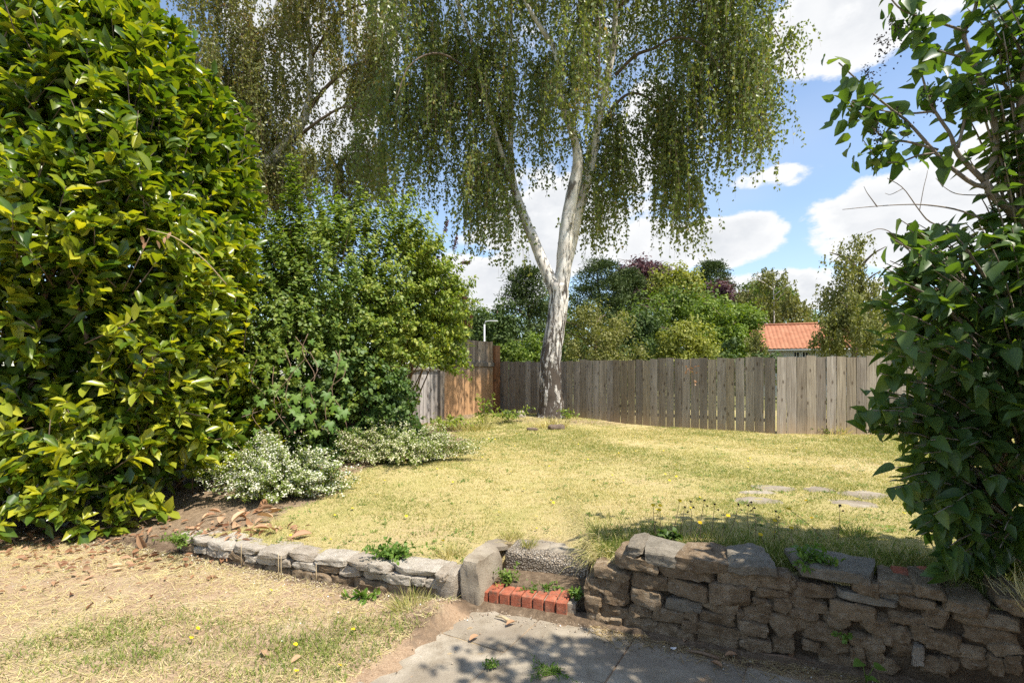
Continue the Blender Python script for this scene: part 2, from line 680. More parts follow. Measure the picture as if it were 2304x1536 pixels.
M_BARK = surf('brown_bark', f_bark((.10, .07, .05), (.2, .15, .11)), .85)
M_BARK_LILAC = surf('lilac_bark', f_bark((.19, .15, .115), (.36, .3, .25)), .85)
M_TWIG = surf('thin_twig', f_bark((.13, .085, .055), (.25, .17, .11)), .85)
M_DRYSTALK = surf('dry_stalk', f_bark((.4, .3, .17), (.55, .44, .27)), .85)


def f_tile(nt, tc):
    v = tc.outputs['Object']
    n1 = noise_tex(nt, v, 2.2, 4, .6)
    n2 = noise_tex(nt, v, 14, 3, .6)
    col = ramp(nt, n1, [(.3, (.36, .14, .075)), (.7, (.5, .235, .135))])
    return mixc(nt, smoothstep(nt, n2, .55, .75, 0, .4), col, (.3, .1, .06)), None, 0


M_TILE = surf('orange_pantile', f_tile, .8)
M_WHITE = surf('white_render', lambda nt, tc: (mixc(nt, noise_tex(nt, tc.outputs['Object'], 3), (.72, .71, .67), (.82, .81, .78)), None, 0), .8)
M_FRAME = surf('white_frame', lambda nt, tc: ((.8, .8, .8), None, 0), .5)
M_GLASS = surf('dark_glass', lambda nt, tc: ((.02, .024, .04), None, 0), .08, .6)
M_METAL = surf('galvanised_metal', lambda nt, tc: (mixc(nt, noise_tex(nt, tc.outputs['Object'], 6), (.45, .46, .47), (.6, .61, .62)), None, 0), .45, .5)


def f_lawn(nt, tc):
    v = world_pos(nt)
    at = nd(nt, 'ShaderNodeAttribute', attribute_name='soil')
    n0 = noise_tex(nt, v, .55, 3, .6)
    n1 = noise_tex(nt, v, 2.6, 5, .65)
    n2 = noise_tex(nt, v, 22, 5, .7)
    n3 = noise_tex(nt, v, 130, 4, .75)
    g = math_node(nt, 'ADD', math_node(nt, 'MULTIPLY', n0, .6), math_node(nt, 'MULTIPLY', n1, .5))
    g = math_node(nt, 'ADD', g, math_node(nt, 'MULTIPLY', n2, .25))
    col = ramp(nt, g, [(.48, (.6, .47, .27)), (.6, (.62, .52, .26)), (.74, (.54, .48, .2)), (.88, (.36, .37, .12))])
    col = mixc(nt, smoothstep(nt, n3, .3, .7, .75, 0), col, (.52, .43, .32), 'MULTIPLY')
    col = mixc(nt, smoothstep(nt, n3, .6, .78, 0, .5), col, (.58, .48, .25))
    soil = ramp(nt, n2, [(.3, (.18, .125, .078)), (.55, (.31, .225, .145)), (.75, (.45, .34, .225))])
    s = math_node(nt, 'ADD', at.outputs['Fac'], math_node(nt, 'MULTIPLY', math_node(nt, 'SUBTRACT', n2, .5), .9))
    col = mixc(nt, smoothstep(nt, s, .35, .65), col, soil)
    return col, math_node(nt, 'ADD', n2, math_node(nt, 'MULTIPLY', n3, .6)), .02


M_LAWN = surf('dry_lawn', f_lawn, .95, .1)


def f_lower(nt, tc):
    v = world_pos(nt)
    at = nd(nt, 'ShaderNodeAttribute', attribute_name='soil')
    n1 = noise_tex(nt, v, 2.4, 5, .65)
    n2 = noise_tex(nt, v, 20, 6, .7)
    n3 = noise_tex(nt, v, 110, 4, .75)
    col = ramp(nt, n1, [(.3, (.42, .29, .19)), (.5, (.52, .38, .25)), (.62, (.56, .45, .28)), (.75, (.46, .38, .19))])
    col = mixc(nt, smoothstep(nt, n2, .3, .5, .6, 0), col, (.24, .165, .105))
    col = mixc(nt, smoothstep(nt, n3, .3, .65, .6, 0), col, (.55, .45, .36), 'MULTIPLY')
    col = mixc(nt, smoothstep(nt, n3, .6, .78, 0, .5), col, (.62, .5, .32))
    soil = ramp(nt, n2, [(.3, (.1, .07, .045)), (.55, (.17, .12, .08)), (.75, (.27, .2, .135))])
    s = math_node(nt, 'ADD', at.outputs['Fac'], math_node(nt, 'MULTIPLY', math_node(nt, 'SUBTRACT', n2, .5), .8))
    col = mixc(nt, smoothstep(nt, s, .35, .7), col, soil)
    return col, math_node(nt, 'ADD', n2, math_node(nt, 'MULTIPLY', n3, .6)), .02


M_LOWER = surf('strawy_ground', f_lower, .95, .1)
M_FIELD = surf('far_grass', lambda nt, tc: (mixc(nt, noise_tex(nt, world_pos(nt), .3, 4), (.1, .13, .04), (.28, .24, .1)), None, 0), .95, .1)
M_SOIL = surf('bare_soil', lambda nt, tc: (ramp(nt, noise_tex(nt, world_pos(nt), 24, 6, .7), [(.3, (.1, .07, .045)), (.55, (.2, .145, .095)), (.75, (.33, .25, .17))]), noise_tex(nt, world_pos(nt), 60, 5, .7), .02), .95, .1)

L_LAUREL = leaf_mat('laurel_leaf', [(.0, (.04, .09, .014)), (.4, (.085, .15, .018)), (.7, (.22, .275, .026)), (1, (.44, .44, .045))], .38, .3, .5, (1.7, 1.6, .3))
L_LILAC = leaf_mat('lilac_leaf', [(0, (.045, .095, .028)), (.6, (.095, .165, .045)), (1, (.17, .23, .05))], .38, .4, .45, (1.8, 1.8, .3))
L_SHRUB = leaf_mat('shrub_leaf', [(0, (.065, .12, .02)), (.5, (.165, .23, .033)), (1, (.34, .36, .06))], .32, .5, .35)
L_BLUEG = leaf_mat('creeper_leaf', [(0, (.04, .085, .02)), (.5, (.085, .145, .03)), (1, (.16, .22, .05))], .3, .5, .35)
L_BUDD = leaf_mat('buddleia_leaf', [(0, (.07, .11, .03)), (.6, (.13, .18, .04)), (1, (.3, .27, .06))], .3, .55, .3)
L_BIRCH = leaf_mat('birch_leaf', [(0, (.07, .11, .03)), (.5, (.155, .2, .05)), (.85, (.27, .29, .08)), (1, (.36, .24, .08))], .4, .4, .5, (1.5, 1.45, .5))
L_BIRCH2 = leaf_mat('old_birch_leaf', [(0, (.08, .1, .03)), (.5, (.165, .185, .05)), (.85, (.26, .25, .075)), (1, (.33, .21, .08))], .4, .45, .4, (1.5, 1.35, .5))
L_WHITE = leaf_mat('white_petal', [(0, (.62, .62, .36)), (.5, (.8, .78, .6)), (1, (.86, .85, .76))], .3, .6, .2, (1, 1, .9))
L_CREAM = leaf_mat('cream_petal', [(0, (.5, .46, .26)), (.5, (.74, .7, .48)), (1, (.82, .8, .64))], .3, .6, .2, (1, 1, .8))
L_MOUND = leaf_mat('mound_leaf', [(0, (.09, .14, .03)), (.6, (.2, .26, .05)), (1, (.36, .38, .12))], .3, .5, .3)
L_DEAD = leaf_mat('dead_leaf', [(0, (.16, .07, .035)), (.5, (.33, .18, .095)), (1, (.55, .38, .23))], .15, .6, .25, (1.2, .9, .6))
L_STRAW = leaf_mat('straw', [(0, (.3, .21, .1)), (.5, (.47, .36, .18)), (1, (.62, .52, .3))], .2, .7, .15, (1, 1, .8))
L_GRASS = leaf_mat('grass_blade', [(0, (.09, .15, .025)), (.35, (.24, .28, .06)), (.6, (.54, .46, .19)), (1, (.74, .64, .37))], .3, .65, .2, (1.2, 1.2, .6))
L_GREEN = leaf_mat('weed_leaf', [(0, (.06, .13, .02)), (.5, (.11, .2, .03)), (1, (.2, .28, .05))], .3, .5, .3)
L_YELLOW = leaf_mat('yellow_petal', [(0, (.7, .45, .01)), (1, (.85, .65, .03))], .2, .6, .2, (1, 1, .5))
L_SPIKE = leaf_mat('dried_flower', [(0, (.09, .04, .035)), (.6, (.18, .085, .06)), (1, (.3, .15, .1))], .1, .7, .1, (1, 1, 1))
L_PANICLE = leaf_mat('lilac_panicle', [(0, (.03, .028, .03)), (.6, (.07, .06, .055)), (1, (.14, .11, .08))], .1, .7, .1, (1, 1, 1))

# ------------------------------------------------------------------ terrain
WALL = np.array([(-6.5, 5.35), (-2.75, 4.27), (-2.0, 3.9), (-1.16, 3.58), (-.75, 3.42), (-.33, 3.27), (-.1, 3.28), (.40, 3.09), (.55, 3.04), (.87, 2.89), (1.16, 2.745), (1.39, 2.68), (1.59, 2.62), (1.75, 2.53), (2.3, 2.22), (3.4, 1.6), (5.0, .8)])


def y_wall(x):
    return np.interp(x, WALL[:, 0], WALL[:, 1])


def z_wall(x):
    return np.interp(x, [-3.6, -2.75, -1.7, -.4, 0, .42, .6, .95, 1.7, 3.2], [.012, .14, .18, .215, .225, .24, .36, .39, .42, .45])


def z_up(x, y):
    x = np.asarray(x, float)
    y = np.asarray(y, float)
    d = np.clip((y - y_wall(x)) / 3.2, 0, 1)
    s = d * d * (3 - 2 * d)
    z = z_wall(x) * (1 - s) + .345 * s
    z = z + .13 * np.exp(-((x - .7) ** 2 + (y - 12.5) ** 2) / (2 * 1.3 ** 2)) + .1 * np.exp(-((x + 1.0) ** 2 + (y - 12.9) ** 2) / (2 * 1.0 ** 2))
    z = z + .012 * np.sin(1.7 * x + .6 * y) * np.sin(1.3 * y) + .006 * np.sin(5.1 * x + 2.2 * y) * np.sin(4.3 * y - x)
    return z


def grid(nx, ny, xf, yf):
    """structured grid: returns index tri list"""
    i = np.arange(ny - 1)[:, None] * nx
    j = np.arange(nx - 1)[None, :]
    a = i + j
    return np.concatenate([np.stack([a, a + 1, a + nx + 1], -1).reshape(-1, 3), np.stack([a, a + nx + 1, a + nx], -1).reshape(-1, 3)])


def set_soil(o, x, y, val):
    at = o.data.attributes.new('soil', 'FLOAT', 'POINT')
    at.data.foreach_set('value', np.asarray(val, np.float32).ravel())


def soil_up(x, y):
    """bare earth under the shrubs, along the fence and at the top of the steps"""
    s = np.zeros_like(x)
    edge = np.interp(y, [4.0, 4.6, 5.7, 7.0, 8.2, 11, 14], [-2.6, -2.15, -1.98, -1.4, -.9, -1.05, -.4]) + .16 * np.sin(3.1 * y + x) + .1 * np.sin(7.7 * y - 2 * x)
    s = np.maximum(s, np.clip((edge - x) / .5 + .45, 0, 1))
    s = np.maximum(s, .62 * np.exp(-((x - 1.2) / 2.4) ** 2 - ((y - 11.6) / 1.0) ** 2))
    s = np.maximum(s, .62 * np.exp(-((x - .1) / .5) ** 2 - ((y - 3.75) / .35) ** 2))
    dw = y - y_wall(x)
    s = np.maximum(s, .5 * np.exp(-(dw / .13) ** 2))
    return s


nx, ny = 260, 200
xs = np.linspace(-6.5, 11.5, nx)
tt = np.linspace(0, 1, ny) ** 1.7
X = np.broadcast_to(xs, (ny, nx)).copy()
Y0 = y_wall(xs) + np.where((xs > -.22) & (xs < .52), .60, .10)
Y = Y0[None, :] + tt[:, None] * (16.5 - Y0)[None, :]
Z = z_up(X, Y)
Z = Z + .004 * rng.standard_normal(Z.shape)
skirtX, skirtY = X[:1], Y[:1]
Xa = np.vstack([X[:1], X]); Ya = np.vstack([Y[:1] + .002, Y]); Za = np.vstack([np.full((1, nx), -.05), Z])
lawn = build('lawn', np.stack([Xa, Ya, Za], -1).reshape(-1, 3), grid(nx, ny + 1, 0, 0), M_LAWN, smooth=True)
set_soil(lawn, Xa, Ya, soil_up(Xa, Ya))
tag(lawn, 'raised dry yellow lawn with thin green patches behind the low walls', kind='structure')

# lower ground
E1 = np.array((.866, -.5)); E2 = np.array((.5, .866))
PATIO_U = -1.89


def z_low(x, y):
    u = x * E1[0] + y * E1[1]
    inside = np.clip((u - PATIO_U) / .05, 0, 1)
    far = 1 - np.clip((y - 6.5) / 1.0, 0, 1)
    bank = .07 * np.exp(-((x + .42) / .22) ** 2 - ((y - 3.12) / .2) ** 2)
    n = .012 * np.sin(3.1 * x + y) * np.sin(2.7 * y) + .006 * np.sin(11 * x) * np.sin(9 * y + 2 * x)
    return (.022 + n + bank) * (1 - inside) + .006 * inside - .1 * (1 - far)


nx2, ny2 = 180, 150
X2, Y2 = np.meshgrid(np.linspace(-9, 5.5, nx2), np.linspace(-2.5, 7.5, ny2))
Z2 = z_low(X2, Y2) + .003 * rng.standard_normal(X2.shape)
low = build('ground', np.stack([X2, Y2, Z2], -1).reshape(-1, 3), grid(nx2, ny2, 0, 0), M_LOWER, smooth=True)
dl = y_wall(X2) - Y2
s_low = np.maximum(np.exp(-(dl / .16) ** 2) * .75, np.clip((Y2 - 3.95 + .25 * np.sin(2 * X2)) / .5, 0, 1) * (X2 < -1.9))
s_low = np.maximum(s_low, .6 * np.exp(-((X2 + .5) / .3) ** 2 - ((Y2 - 2.95) / .3) ** 2))
set_soil(low, X2, Y2, s_low)
tag(low, 'straw strewn dry ground in front of the low stone wall', kind='structure')

nf = 60
Xf, Yf = np.meshgrid(np.linspace(-600, 600, nf), np.linspace(-200, 900, nf))
field = build('terrain', np.stack([Xf, Yf, np.full(Xf.shape, -.25)], -1).reshape(-1, 3), grid(nf, nf, 0, 0), M_FIELD)
tag(field, 'flat land stretching out beyond the garden fences', kind='structure')


# ------------------------------------------------------------------ solid pieces
def rock_mesh(name, mat, w, d, h, seed, k=5.0, amp=.09, cuts=6, freq=2.2, wedge=None):
    bm = bmesh.new()
    bmesh.ops.create_cube(bm, size=2.0)
    bmesh.ops.subdivide_edges(bm, edges=bm.edges[:], cuts=cuts, use_grid_fill=True)
    sv = Vector((seed * 3.17, seed * 1.31, seed * .77))
    m = min(w, d, h)
    fr_ = random.Random(seed * 7 + 1)
    facets = []
    for _ in range(14 if amp > .04 else 5):
        fd = Vector((fr_.gauss(0, 1) / w, fr_.gauss(0, 1) / d, fr_.gauss(0, 1) / h)).normalized()
        sup = abs(fd.x) * w / 2 + abs(fd.y) * d / 2 + abs(fd.z) * h / 2
        facets.append((fd, sup * fr_.uniform(.66, .96)))
    for v in bm.verts:
        c = v.co
        s = (abs(c.x) ** k + abs(c.y) ** k + abs(c.z) ** k) ** (1 / k)
        c = c / s
        if wedge:
            c.x *= 1 + wedge[0] * c.y
            c.z *= 1 + wedge[1] * c.x
        q = Vector((c.x * w / 2, c.y * d / 2, c.z * h / 2))
        for fd, fo in facets:
            ov = q.dot(fd) - fo
            if ov > 0:
                q -= fd * ov
        n = mnoise.noise_vector(q * (freq / max(m, .05)) * .5 + sv)
        n2 = mnoise.noise_vector(q * (freq / max(m, .05)) * 1.3 + sv)
        n3 = mnoise.noise_vector(q * 42 + sv)
        n4 = mnoise.noise_vector(q * 90 + sv)
        q += n * amp * m * .7 + n2 * amp * m * .45 + (n3 * .006 + n4 * .0045) * min(1.0, amp * 10)
        v.co = q
    me = bpy.data.meshes.new(name)
    bm.to_mesh(me)
    bm.free()
    for p in me.polygons:
        p.use_smooth = True
    me.set_sharp_from_angle(angle=math.radians(24))
    me.materials.append(mat)
    return me


def box_mesh(name, mat, w, d, h, bev=.004, jitter=0.0, seed=0):
    bm = bmesh.new()
    bmesh.ops.create_cube(bm, size=1.0)
    for v in bm.verts:
        v.co.x *= w; v.co.y *= d; v.co.z *= h
    if bev:
        bmesh.ops.bevel(bm, geom=bm.edges[:], offset=bev, segments=1, affect='EDGES')
    if jitter:
        r = random.Random(seed)
        for v in bm.verts:
            v.co += Vector((r.uniform(-1, 1), r.uniform(-1, 1), r.uniform(-1, 1))) * jitter
    me = bpy.data.meshes.new(name)
    bm.to_mesh(me)
    bm.free()
    me.materials.append(mat)
    return me


def frame_mat(pos, ang, tilt=0.0, roll=0.0):
    return Matrix.Translation(Vector(pos)) @ Matrix.Rotation(ang, 4, 'Z') @ Matrix.Rotation(tilt, 4, 'X') @ Matrix.Rotation(roll, 4, 'Y')


# patio of concrete slabs
patio = bpy.data.objects.new('patio', None)
COL.objects.link(patio)
tag(patio, 'grey concrete slab patio in front of the brick step', kind='structure')
ulines = [-1.89, -1.413, -.848, -.27, .31, .89, 1.47, 2.05, 2.63, 3.2]
vlines = [-2.2, -1.6, -1.02, -.45, .1, .66, 1.22, 1.79, 2.357, 2.86]
pang = math.atan2(E1[1], E1[0])
wall_v = lambda u: None
for iu in range(len(ulines) - 1):
    for iv in range(len(vlines) - 1):
        u0, u1 = ulines[iu], ulines[iu + 1]
        v0, v1 = vlines[iv], vlines[iv + 1]
        c = E1 * (u0 + u1) / 2 + E2 * (v0 + v1) / 2
        if c[1] > y_wall(c[0]) + .1 or c[0] > 4.5 or c[1] < -2.4:
            continue
        me = box_mesh('slab', M_SLAB, u1 - u0 - .007, v1 - v0 - .007, .05, .004, .002, iu * 31 + iv)
        place('slab', me, patio, frame_mat((c[0], c[1], -.012 + random.uniform(-.003, .003)), pang, random.uniform(-.004, .004), random.uniform(-.004, .004)))


# ------------------------------------------------------------------ stone walls
def wall_at_px(px):
    """point of the wall face line seen in photo column px"""
    k = (px - 1152) / F
    for a, b in zip(WALL[:-1], WALL[1:]):
        fa, fb = a[0] - k * a[1], b[0] - k * b[1]
        if fa <= 0 <= fb:
            t = fa / (fa - fb)
            p = a + (b - a) * t
            d = norm(b - a)
            return p, d
    p = WALL[-3]
    return p, norm(WALL[-1] - WALL[-3])


def smooth_dir(px):
    p0, _ = wall_at_px(px - 60)
    p1, _ = wall_at_px(px + 60)
    return norm(p1 - p0)


def core_wall(root, xs_, ztop, thick, name='mortar_core', lean=.03):
    """rough earth and mortar body of a wall along the face line"""
    n = len(xs_)
    rows = 9
    V = []
    for i, x in enumerate(xs_):
        y = float(y_wall(x))
        for r in range(rows):
            z = -.06 + (ztop(x) + .06) * r / (rows - 1)
            nz = mnoise.noise(Vector((x * 9, y * 9, z * 11)))
            nz2 = mnoise.noise(Vector((x * 27, y * 27, z * 30)))
            V.append((x, y + .03 + lean * r / rows + .034 * nz + .018 * nz2, z))
        zt = ztop(x) + .01 * mnoise.noise(Vector((x * 8, 3, 1)))
        V.append((x, y + thick, zt))
        V.append((x, y + thick, -.06))
    m = rows + 2
    Fc = []
    for i in range(n - 1):
        for r in range(m - 1):
            a = i * m + r
            Fc += [(a, a + m, a + m + 1), (a, a + m + 1, a + 1)]
    for i in (0, n - 1):
        for r in range(1, m - 1):
            Fc.append((i * m, i * m + r, i * m + r + 1) if i == 0 else (i * m, i * m + r + 1, i * m + r))
    return build(name, np.array(V), np.array(Fc), M_CORE, root, smooth=True)


# right wall: stones read off the face, one by one
rw = thing('stone_wall', 'taller rough rubble retaining wall of brown stones right of the brick step', 'stone wall', (1.4, 2.66, 0))
core_wall(rw, np.linspace(.5, 3.4, 120), lambda x: float(z_wall(x)) - .03, .3)
c1 = [  # centre x, centre y, width, height in the first detail view, tilt, kind
    (870, 325, 385, 125, 0, 'cs'), (640, 262, 150, 100, 0, 'cg'), (1300, 385, 450, 135, 0, 'c'), (1775, 425, 420, 130, 0, 'cg'),
    (655, 375, 440, 130, .03, 'c'), (1125, 482, 600, 110, 0, 'f'), (1830, 565, 730, 165, 0, 'f'),
    (415, 555, 360, 250, 0, 'r'), (770, 560, 360, 165, 0, 'r'), (1155, 640, 430, 155, 0, 'f'), (1560, 682, 390, 180, 0, 'f'), (1985, 750, 370, 215, 0, 'r'),
    (440, 715, 290, 150, 0, 'r'), (745, 722, 330, 155, 0, 'f'), (1110, 790, 365, 108, 0, 'g'), (1500, 815, 365, 125, 0, 'f'),
    (400, 850, 320, 110, 0, 'f'), (700, 850, 240, 120, 0, 'r'), (962, 960, 285, 290, 0, 'r'), (1190, 890, 130, 110, 0, 'f'), (1440, 925, 375, 115, 0, 'f'), (1690, 900, 110, 100, 0, 'f'), (1830, 890, 280, 150, 0, 'r'),
    (390, 962, 270, 140, 0, 'r'), (680, 985, 290, 170, 0, 'r'), (1190, 1000, 180, 120, 0, 'f'), (1400, 1030, 430, 100, 0, 'f'), (1785, 1020, 340, 140, 0, 'f'),
    (1165, 1110, 170, 110, 0, 'f'), (1450, 1150, 400, 150, 0, 'r'), (1690, 1085, 110, 70, 0, 'f'), (1815, 1165, 300, 110, 0, 'f'), (1830, 1255, 300, 80, 0, 'f'),
    (2085, 1070, 240, 410, 0, 'r'), (230, 700, 150, 300, 0, 'r'), (240, 930, 140, 170, 0, 'r'),
]
c2 = [
    (540, 455, 800, 110, 0, 'cg'), (830, 600, 250, 115, 0, 'f'), (1140, 610, 335, 120, 0, 'fc'), (1420, 625, 250, 105, 0, 'fc'), (840, 700, 640, 70, .06, 's'),
    (1060, 690, 210, 50, 0, 's'), (1310, 735, 330, 90, 0, 'f'), (65, 565, 150, 165, 0, 'r'), (330, 625, 400, 110, 0, 'f'), (60, 735, 130, 165, 0, 'r'),
    (280, 760, 320, 135, 0, 'r'), (240, 905, 260, 210, 0, 'r'), (700, 810, 420, 150, 0, 'r'), (560, 910, 240, 130, 0, 'r'), (1240, 980, 430, 250, 0, 'r'),
    (1190, 1185, 230, 150, 0, 'r'), (1310, 1225, 95, 190, 0, 'p'), (1790, 775, 440, 130, .05, 'c'), (1960, 910, 640, 110, 0, 'f'), (1750, 1265, 460, 250, 0, 'r'),
    (840, 1175, 320, 250, 0, 'r'), (450, 1070, 430, 280, 0, 'r'), (1560, 1110, 320, 170, 0, 'r'), (2130, 1260, 320, 290, 0, 'r'), (2000, 1070, 420, 170, 0, 'r'),
    (930, 940, 300, 170, 0, 'r'), (1000, 1060, 260, 120, 0, 'r'), (1480, 1330, 330, 170, 0, 'r'), (1500, 880, 260, 190, 0, 'r'),
    (560, 1280, 360, 170, 0, 'r'), (1000, 1340, 300, 170, 0, 'r'), (2230, 760, 360, 150, 0, 'c'),
]
mats = {'s': M_SLATE, 'g': M_SLATE, 'p': M_STONE_PALE}
si = 0
def split_tall(lst):
    out_ = []
    for (cx, cy_, w, h, t_, kd) in lst:
        if h > 200 and kd == 'r':
            f = random.uniform(.4, .6)
            out_.append((cx + random.uniform(-10, 10), cy_ - h / 2 + h * f / 2, w, h * f - 4, t_, 'f'))
            if w > 300:
                g = random.uniform(.4, .6)
                out_.append((cx - w / 2 + w * g / 2, cy_ + h * f / 2, w * g - 6, h * (1 - f), t_, 'r'))
                out_.append((cx + w * g / 2, cy_ + h * f / 2, w * (1 - g), h * (1 - f), t_, 'f'))
            else:
                out_.append((cx, cy_ + h * f / 2, w, h * (1 - f), t_, 'r'))
        else:
            out_.append((cx, cy_, w, h, t_, kd))
    return out_


c1, c2 = split_tall(c1), split_tall(c2)
for lst, scl, ox, oy in ((c1, 4.3154, 1280, 1180), (c2, 4.159, 1750, 1180)):
    for (cx, cy_, w, h, tilt, kd) in lst:
        px, py = cx / scl + ox, cy_ / scl + oy
        p, _ = wall_at_px(px)
        d = smooth_dir(px)
        Yd = p[1]
        z = CAM_H - (py - HOR) / F * Yd
        a, _ = wall_at_px(px - w / scl / 2)
        b, _ = wall_at_px(px + w / scl / 2)
        W = float(np.linalg.norm(b - a)) + .004
        H = h / scl / F * Yd + .006
        D = .32 if 'c' in kd else random.uniform(.12, .17)
        mat = next((mats[c] for c in kd if c in mats), M_STONE)
        nrm_ = np.array((-d[1], d[0]))  # away from the viewer
        out = (-.02 if 'c' in kd else random.uniform(-.012, .012))
        c = p + nrm_ * (D / 2 + out)
        k = 20 if ('s' in kd or 'c' in kd) else (9 if kd == 'r' else 16)
        amp = .06 if 's' in kd else (.13 if kd == 'r' else .1)
        W += .006
        H += .003
        si += 1
        me = rock_mesh('stone', mat, W, D, H, si, k, amp, 7, 2.4, (random.uniform(-.22, .22), random.uniform(-.16, .16) * (.3 if 'c' in kd else 1)))
        ang = math.atan2(d[1], d[0])
        o = place('stone', me, rw, frame_mat((c[0], c[1], z), ang, random.uniform(-.05, .05), tilt + random.uniform(-.055, .055) * (.25 if 'c' in kd else 1)))

# left wall
lw = thing('stone_wall', 'low pale stone retaining wall curving from the concrete pier to the laurel', 'stone wall', (-1.6, 3.75, 0))
core_wall(lw, np.linspace(-2.8, -.4, 100), lambda x: float(z_wall(x)) - .02, .2, lean=.015)


def along(xa, step):
    out = []
    x = xa
    return out


def run_row(root, x0, x1, zlo, zhi, wr, mat, D, k, amp, proud, seed0, flat=1.0):
    x = x0
    i = 0
    while x < x1 - .03:
        w = random.uniform(*wr)
        xe = min(x + w, x1)
        pa = np.array((x, float(y_wall(x)))); pb = np.array((xe, float(y_wall(xe))))
        d = norm(pb - pa)
        L = float(np.linalg.norm(pb - pa))
        n_ = np.array((-d[1], d[0]))
        c = (pa + pb) / 2 + n_ * (D / 2 + random.uniform(-.014, .006) - proud)
        xm = (x + xe) / 2
        za, zb = zlo(xm), zhi(xm)
        H = (zb - za) * random.uniform(.92, 1.06)
        m = mat if not isinstance(mat, list) else random.choice(mat)
        me = rock_mesh('stone', m, L + .006, D * random.uniform(.9, 1.1), H, seed0 + i, k, amp, 6, 2.6, (random.uniform(-.15, .15), random.uniform(-.12, .12)))
        place('stone', me, root, frame_mat((c[0], c[1], (za + zb) / 2), math.atan2(d[1], d[0]), random.uniform(-.04, .04), random.uniform(-.05, .05)))
        x = xe
        i += 1


zt = lambda x: float(z_wall(x)) + .012
run_row(lw, -2.82, -.42, lambda x: zt(x) - .06, lambda x: zt(x), (.15, .34), [M_STONE_PALE], .24, 18, .1, .012, 200)
run_row(lw, -2.80, -.42, lambda x: zt(x) - .12, lambda x: zt(x) - .055, (.09, .22), [M_STONE, M_STONE_PALE, M_STONE_PALE], .14, 14, .12, .0, 240)
run_row(lw, -2.75, -.42, lambda x: -.02, lambda x: max(.03, zt(x) - .115), (.12, .28), M_STONE, .14, 12, .13, .0, 280)

# concrete pier left of the step
pier = thing('pier', 'crumbling pale concrete pier at the left side of the brick step', 'pier', (-.2, 3.3, 0))
me = rock_mesh('block', M_SLAB, .165, .40, .35, 77, 18, .075, 10, 2.6, (.04, -.05))
place('block', me, pier, frame_mat((-.205, 3.475, .125), math.atan2(-.35, .94)))
me = rock_mesh('buttress', M_STONE_PALE, .17, .2, .28, 78, 5, .12, 4, 2.2, (.1, 0))
place('buttress', me, pier, frame_mat((-.40, 3.40, .09), -.36))

# brick step
bs = thing('brick_step', 'step edged with a row of upright red bricks between the two stone walls', 'step', (.15, 3.2, 0))
bd = norm(np.array((.51, -.18)))
bn = np.array((-bd[1], bd[0]))
bang = math.atan2(bd[1], bd[0])
for i in range(8):
    s = -.055 + i * .0745 - .03
    p = np.array((-.11, 3.285)) + bd * s
    c = p + bn * (.1075 + random.uniform(-.004, .004))
    me = box_mesh('brick', M_BRICK, .0645, .215, .105, .004, .0016, i)
    place('brick', me, bs, frame_mat((c[0], c[1], .052 + (-.012 if i == 0 else random.uniform(-.003, .003))), bang + random.uniform(-.02, .02), random.uniform(-.015, .015), random.uniform(-.02, .02)))
c = np.array((-.11, 3.285)) + bd * .22 + bn * .12
me = box_mesh('mortar', M_SLAB, .6, .19, .09, .003, .002)
place('mortar', me, bs, frame_mat((c[0], c[1], .044), bang))
c = np.array((-.11, 3.285)) + bd * .24 + bn * .37
me = rock_mesh('tread', M_SOIL, .7, .52, .17, 5, 7, .07, 7, 2)
place('tread', me, bs, frame_mat((c[0], c[1], .034), bang, -.01))

cs = thing('concrete_step', 'worn pebbly concrete step below the lawn flagstones', 'step', (.15, 3.6, 0))
c = np.array((-.11, 3.285)) + bd * .26 + bn * .50
me = rock_mesh('riser', M_AGG, .72, .30, .26, 9, 16, .03, 8, 2.4)
place('riser', me, cs, frame_mat((c[0] + .03, c[1] + .03, .112), bang + .03, .04))
me = rock_mesh('stone', M_STONE, .17, .5, .3, 19, 9, .12, 8, 2.4)
place('stone', me, rw, frame_mat((.60, 3.31, .13), bang, -.05, -.12))

# flagstones let into the lawn
flags = bpy.data.objects.new('path', None)
COL.objects.link(flags)
tag(flags, 'worn grey flagstones let into the dry lawn', kind='structure')
for (px, py, w, d, a) in [(1222, 1218, .24, .2, .35), (1282, 1226, .3, .2, -.1), (1120, 1208, .2, .16, .4), (1700, 1124, .45, .3, .1), (1742, 1095, .42, .33, -.1), (1838, 1098, .3, .26, .2), (1920, 1130, .45, .34, 0), (1945, 1108, .5, .34, .15), (1700, 1106, .4, .2, .1)]:
    z = .26 if py > 1190 else .36
    Yd = F * (CAM_H - z) / (py - HOR)
    x = (px - 1152) / F * Yd
    zz = float(z_up(x, Yd))
    me = rock_mesh('slab', M_SLAB, w, d, .05, int(px), 6, .06, 4, 1.5)
    place('slab', me, flags, frame_mat((x, Yd, zz - .019), a, random.uniform(-.02, .02), random.uniform(-.02, .02)))

# loose bricks on the right wall
for (px, py, ang, lab) in [(2034, 1284, -.45, 'loose red brick lying on the wall top, its broken pale end up'), (2087, 1291, -.55, 'darker loose brick on the wall top under the lilac leaves')]:
    Yd = 2.62
    p = P(px, py, Yd)
    me = rock_mesh('loose_brick', M_BRICK, .11 if px < 2060 else .13, .1, .07, int(px), 9, .05, 3, 2)
    o = place('loose_brick', me, None, frame_mat((p[0], p[1], float(z_wall(p[0])) + .04), ang, .1, .05))
    tag(o, lab, 'brick')


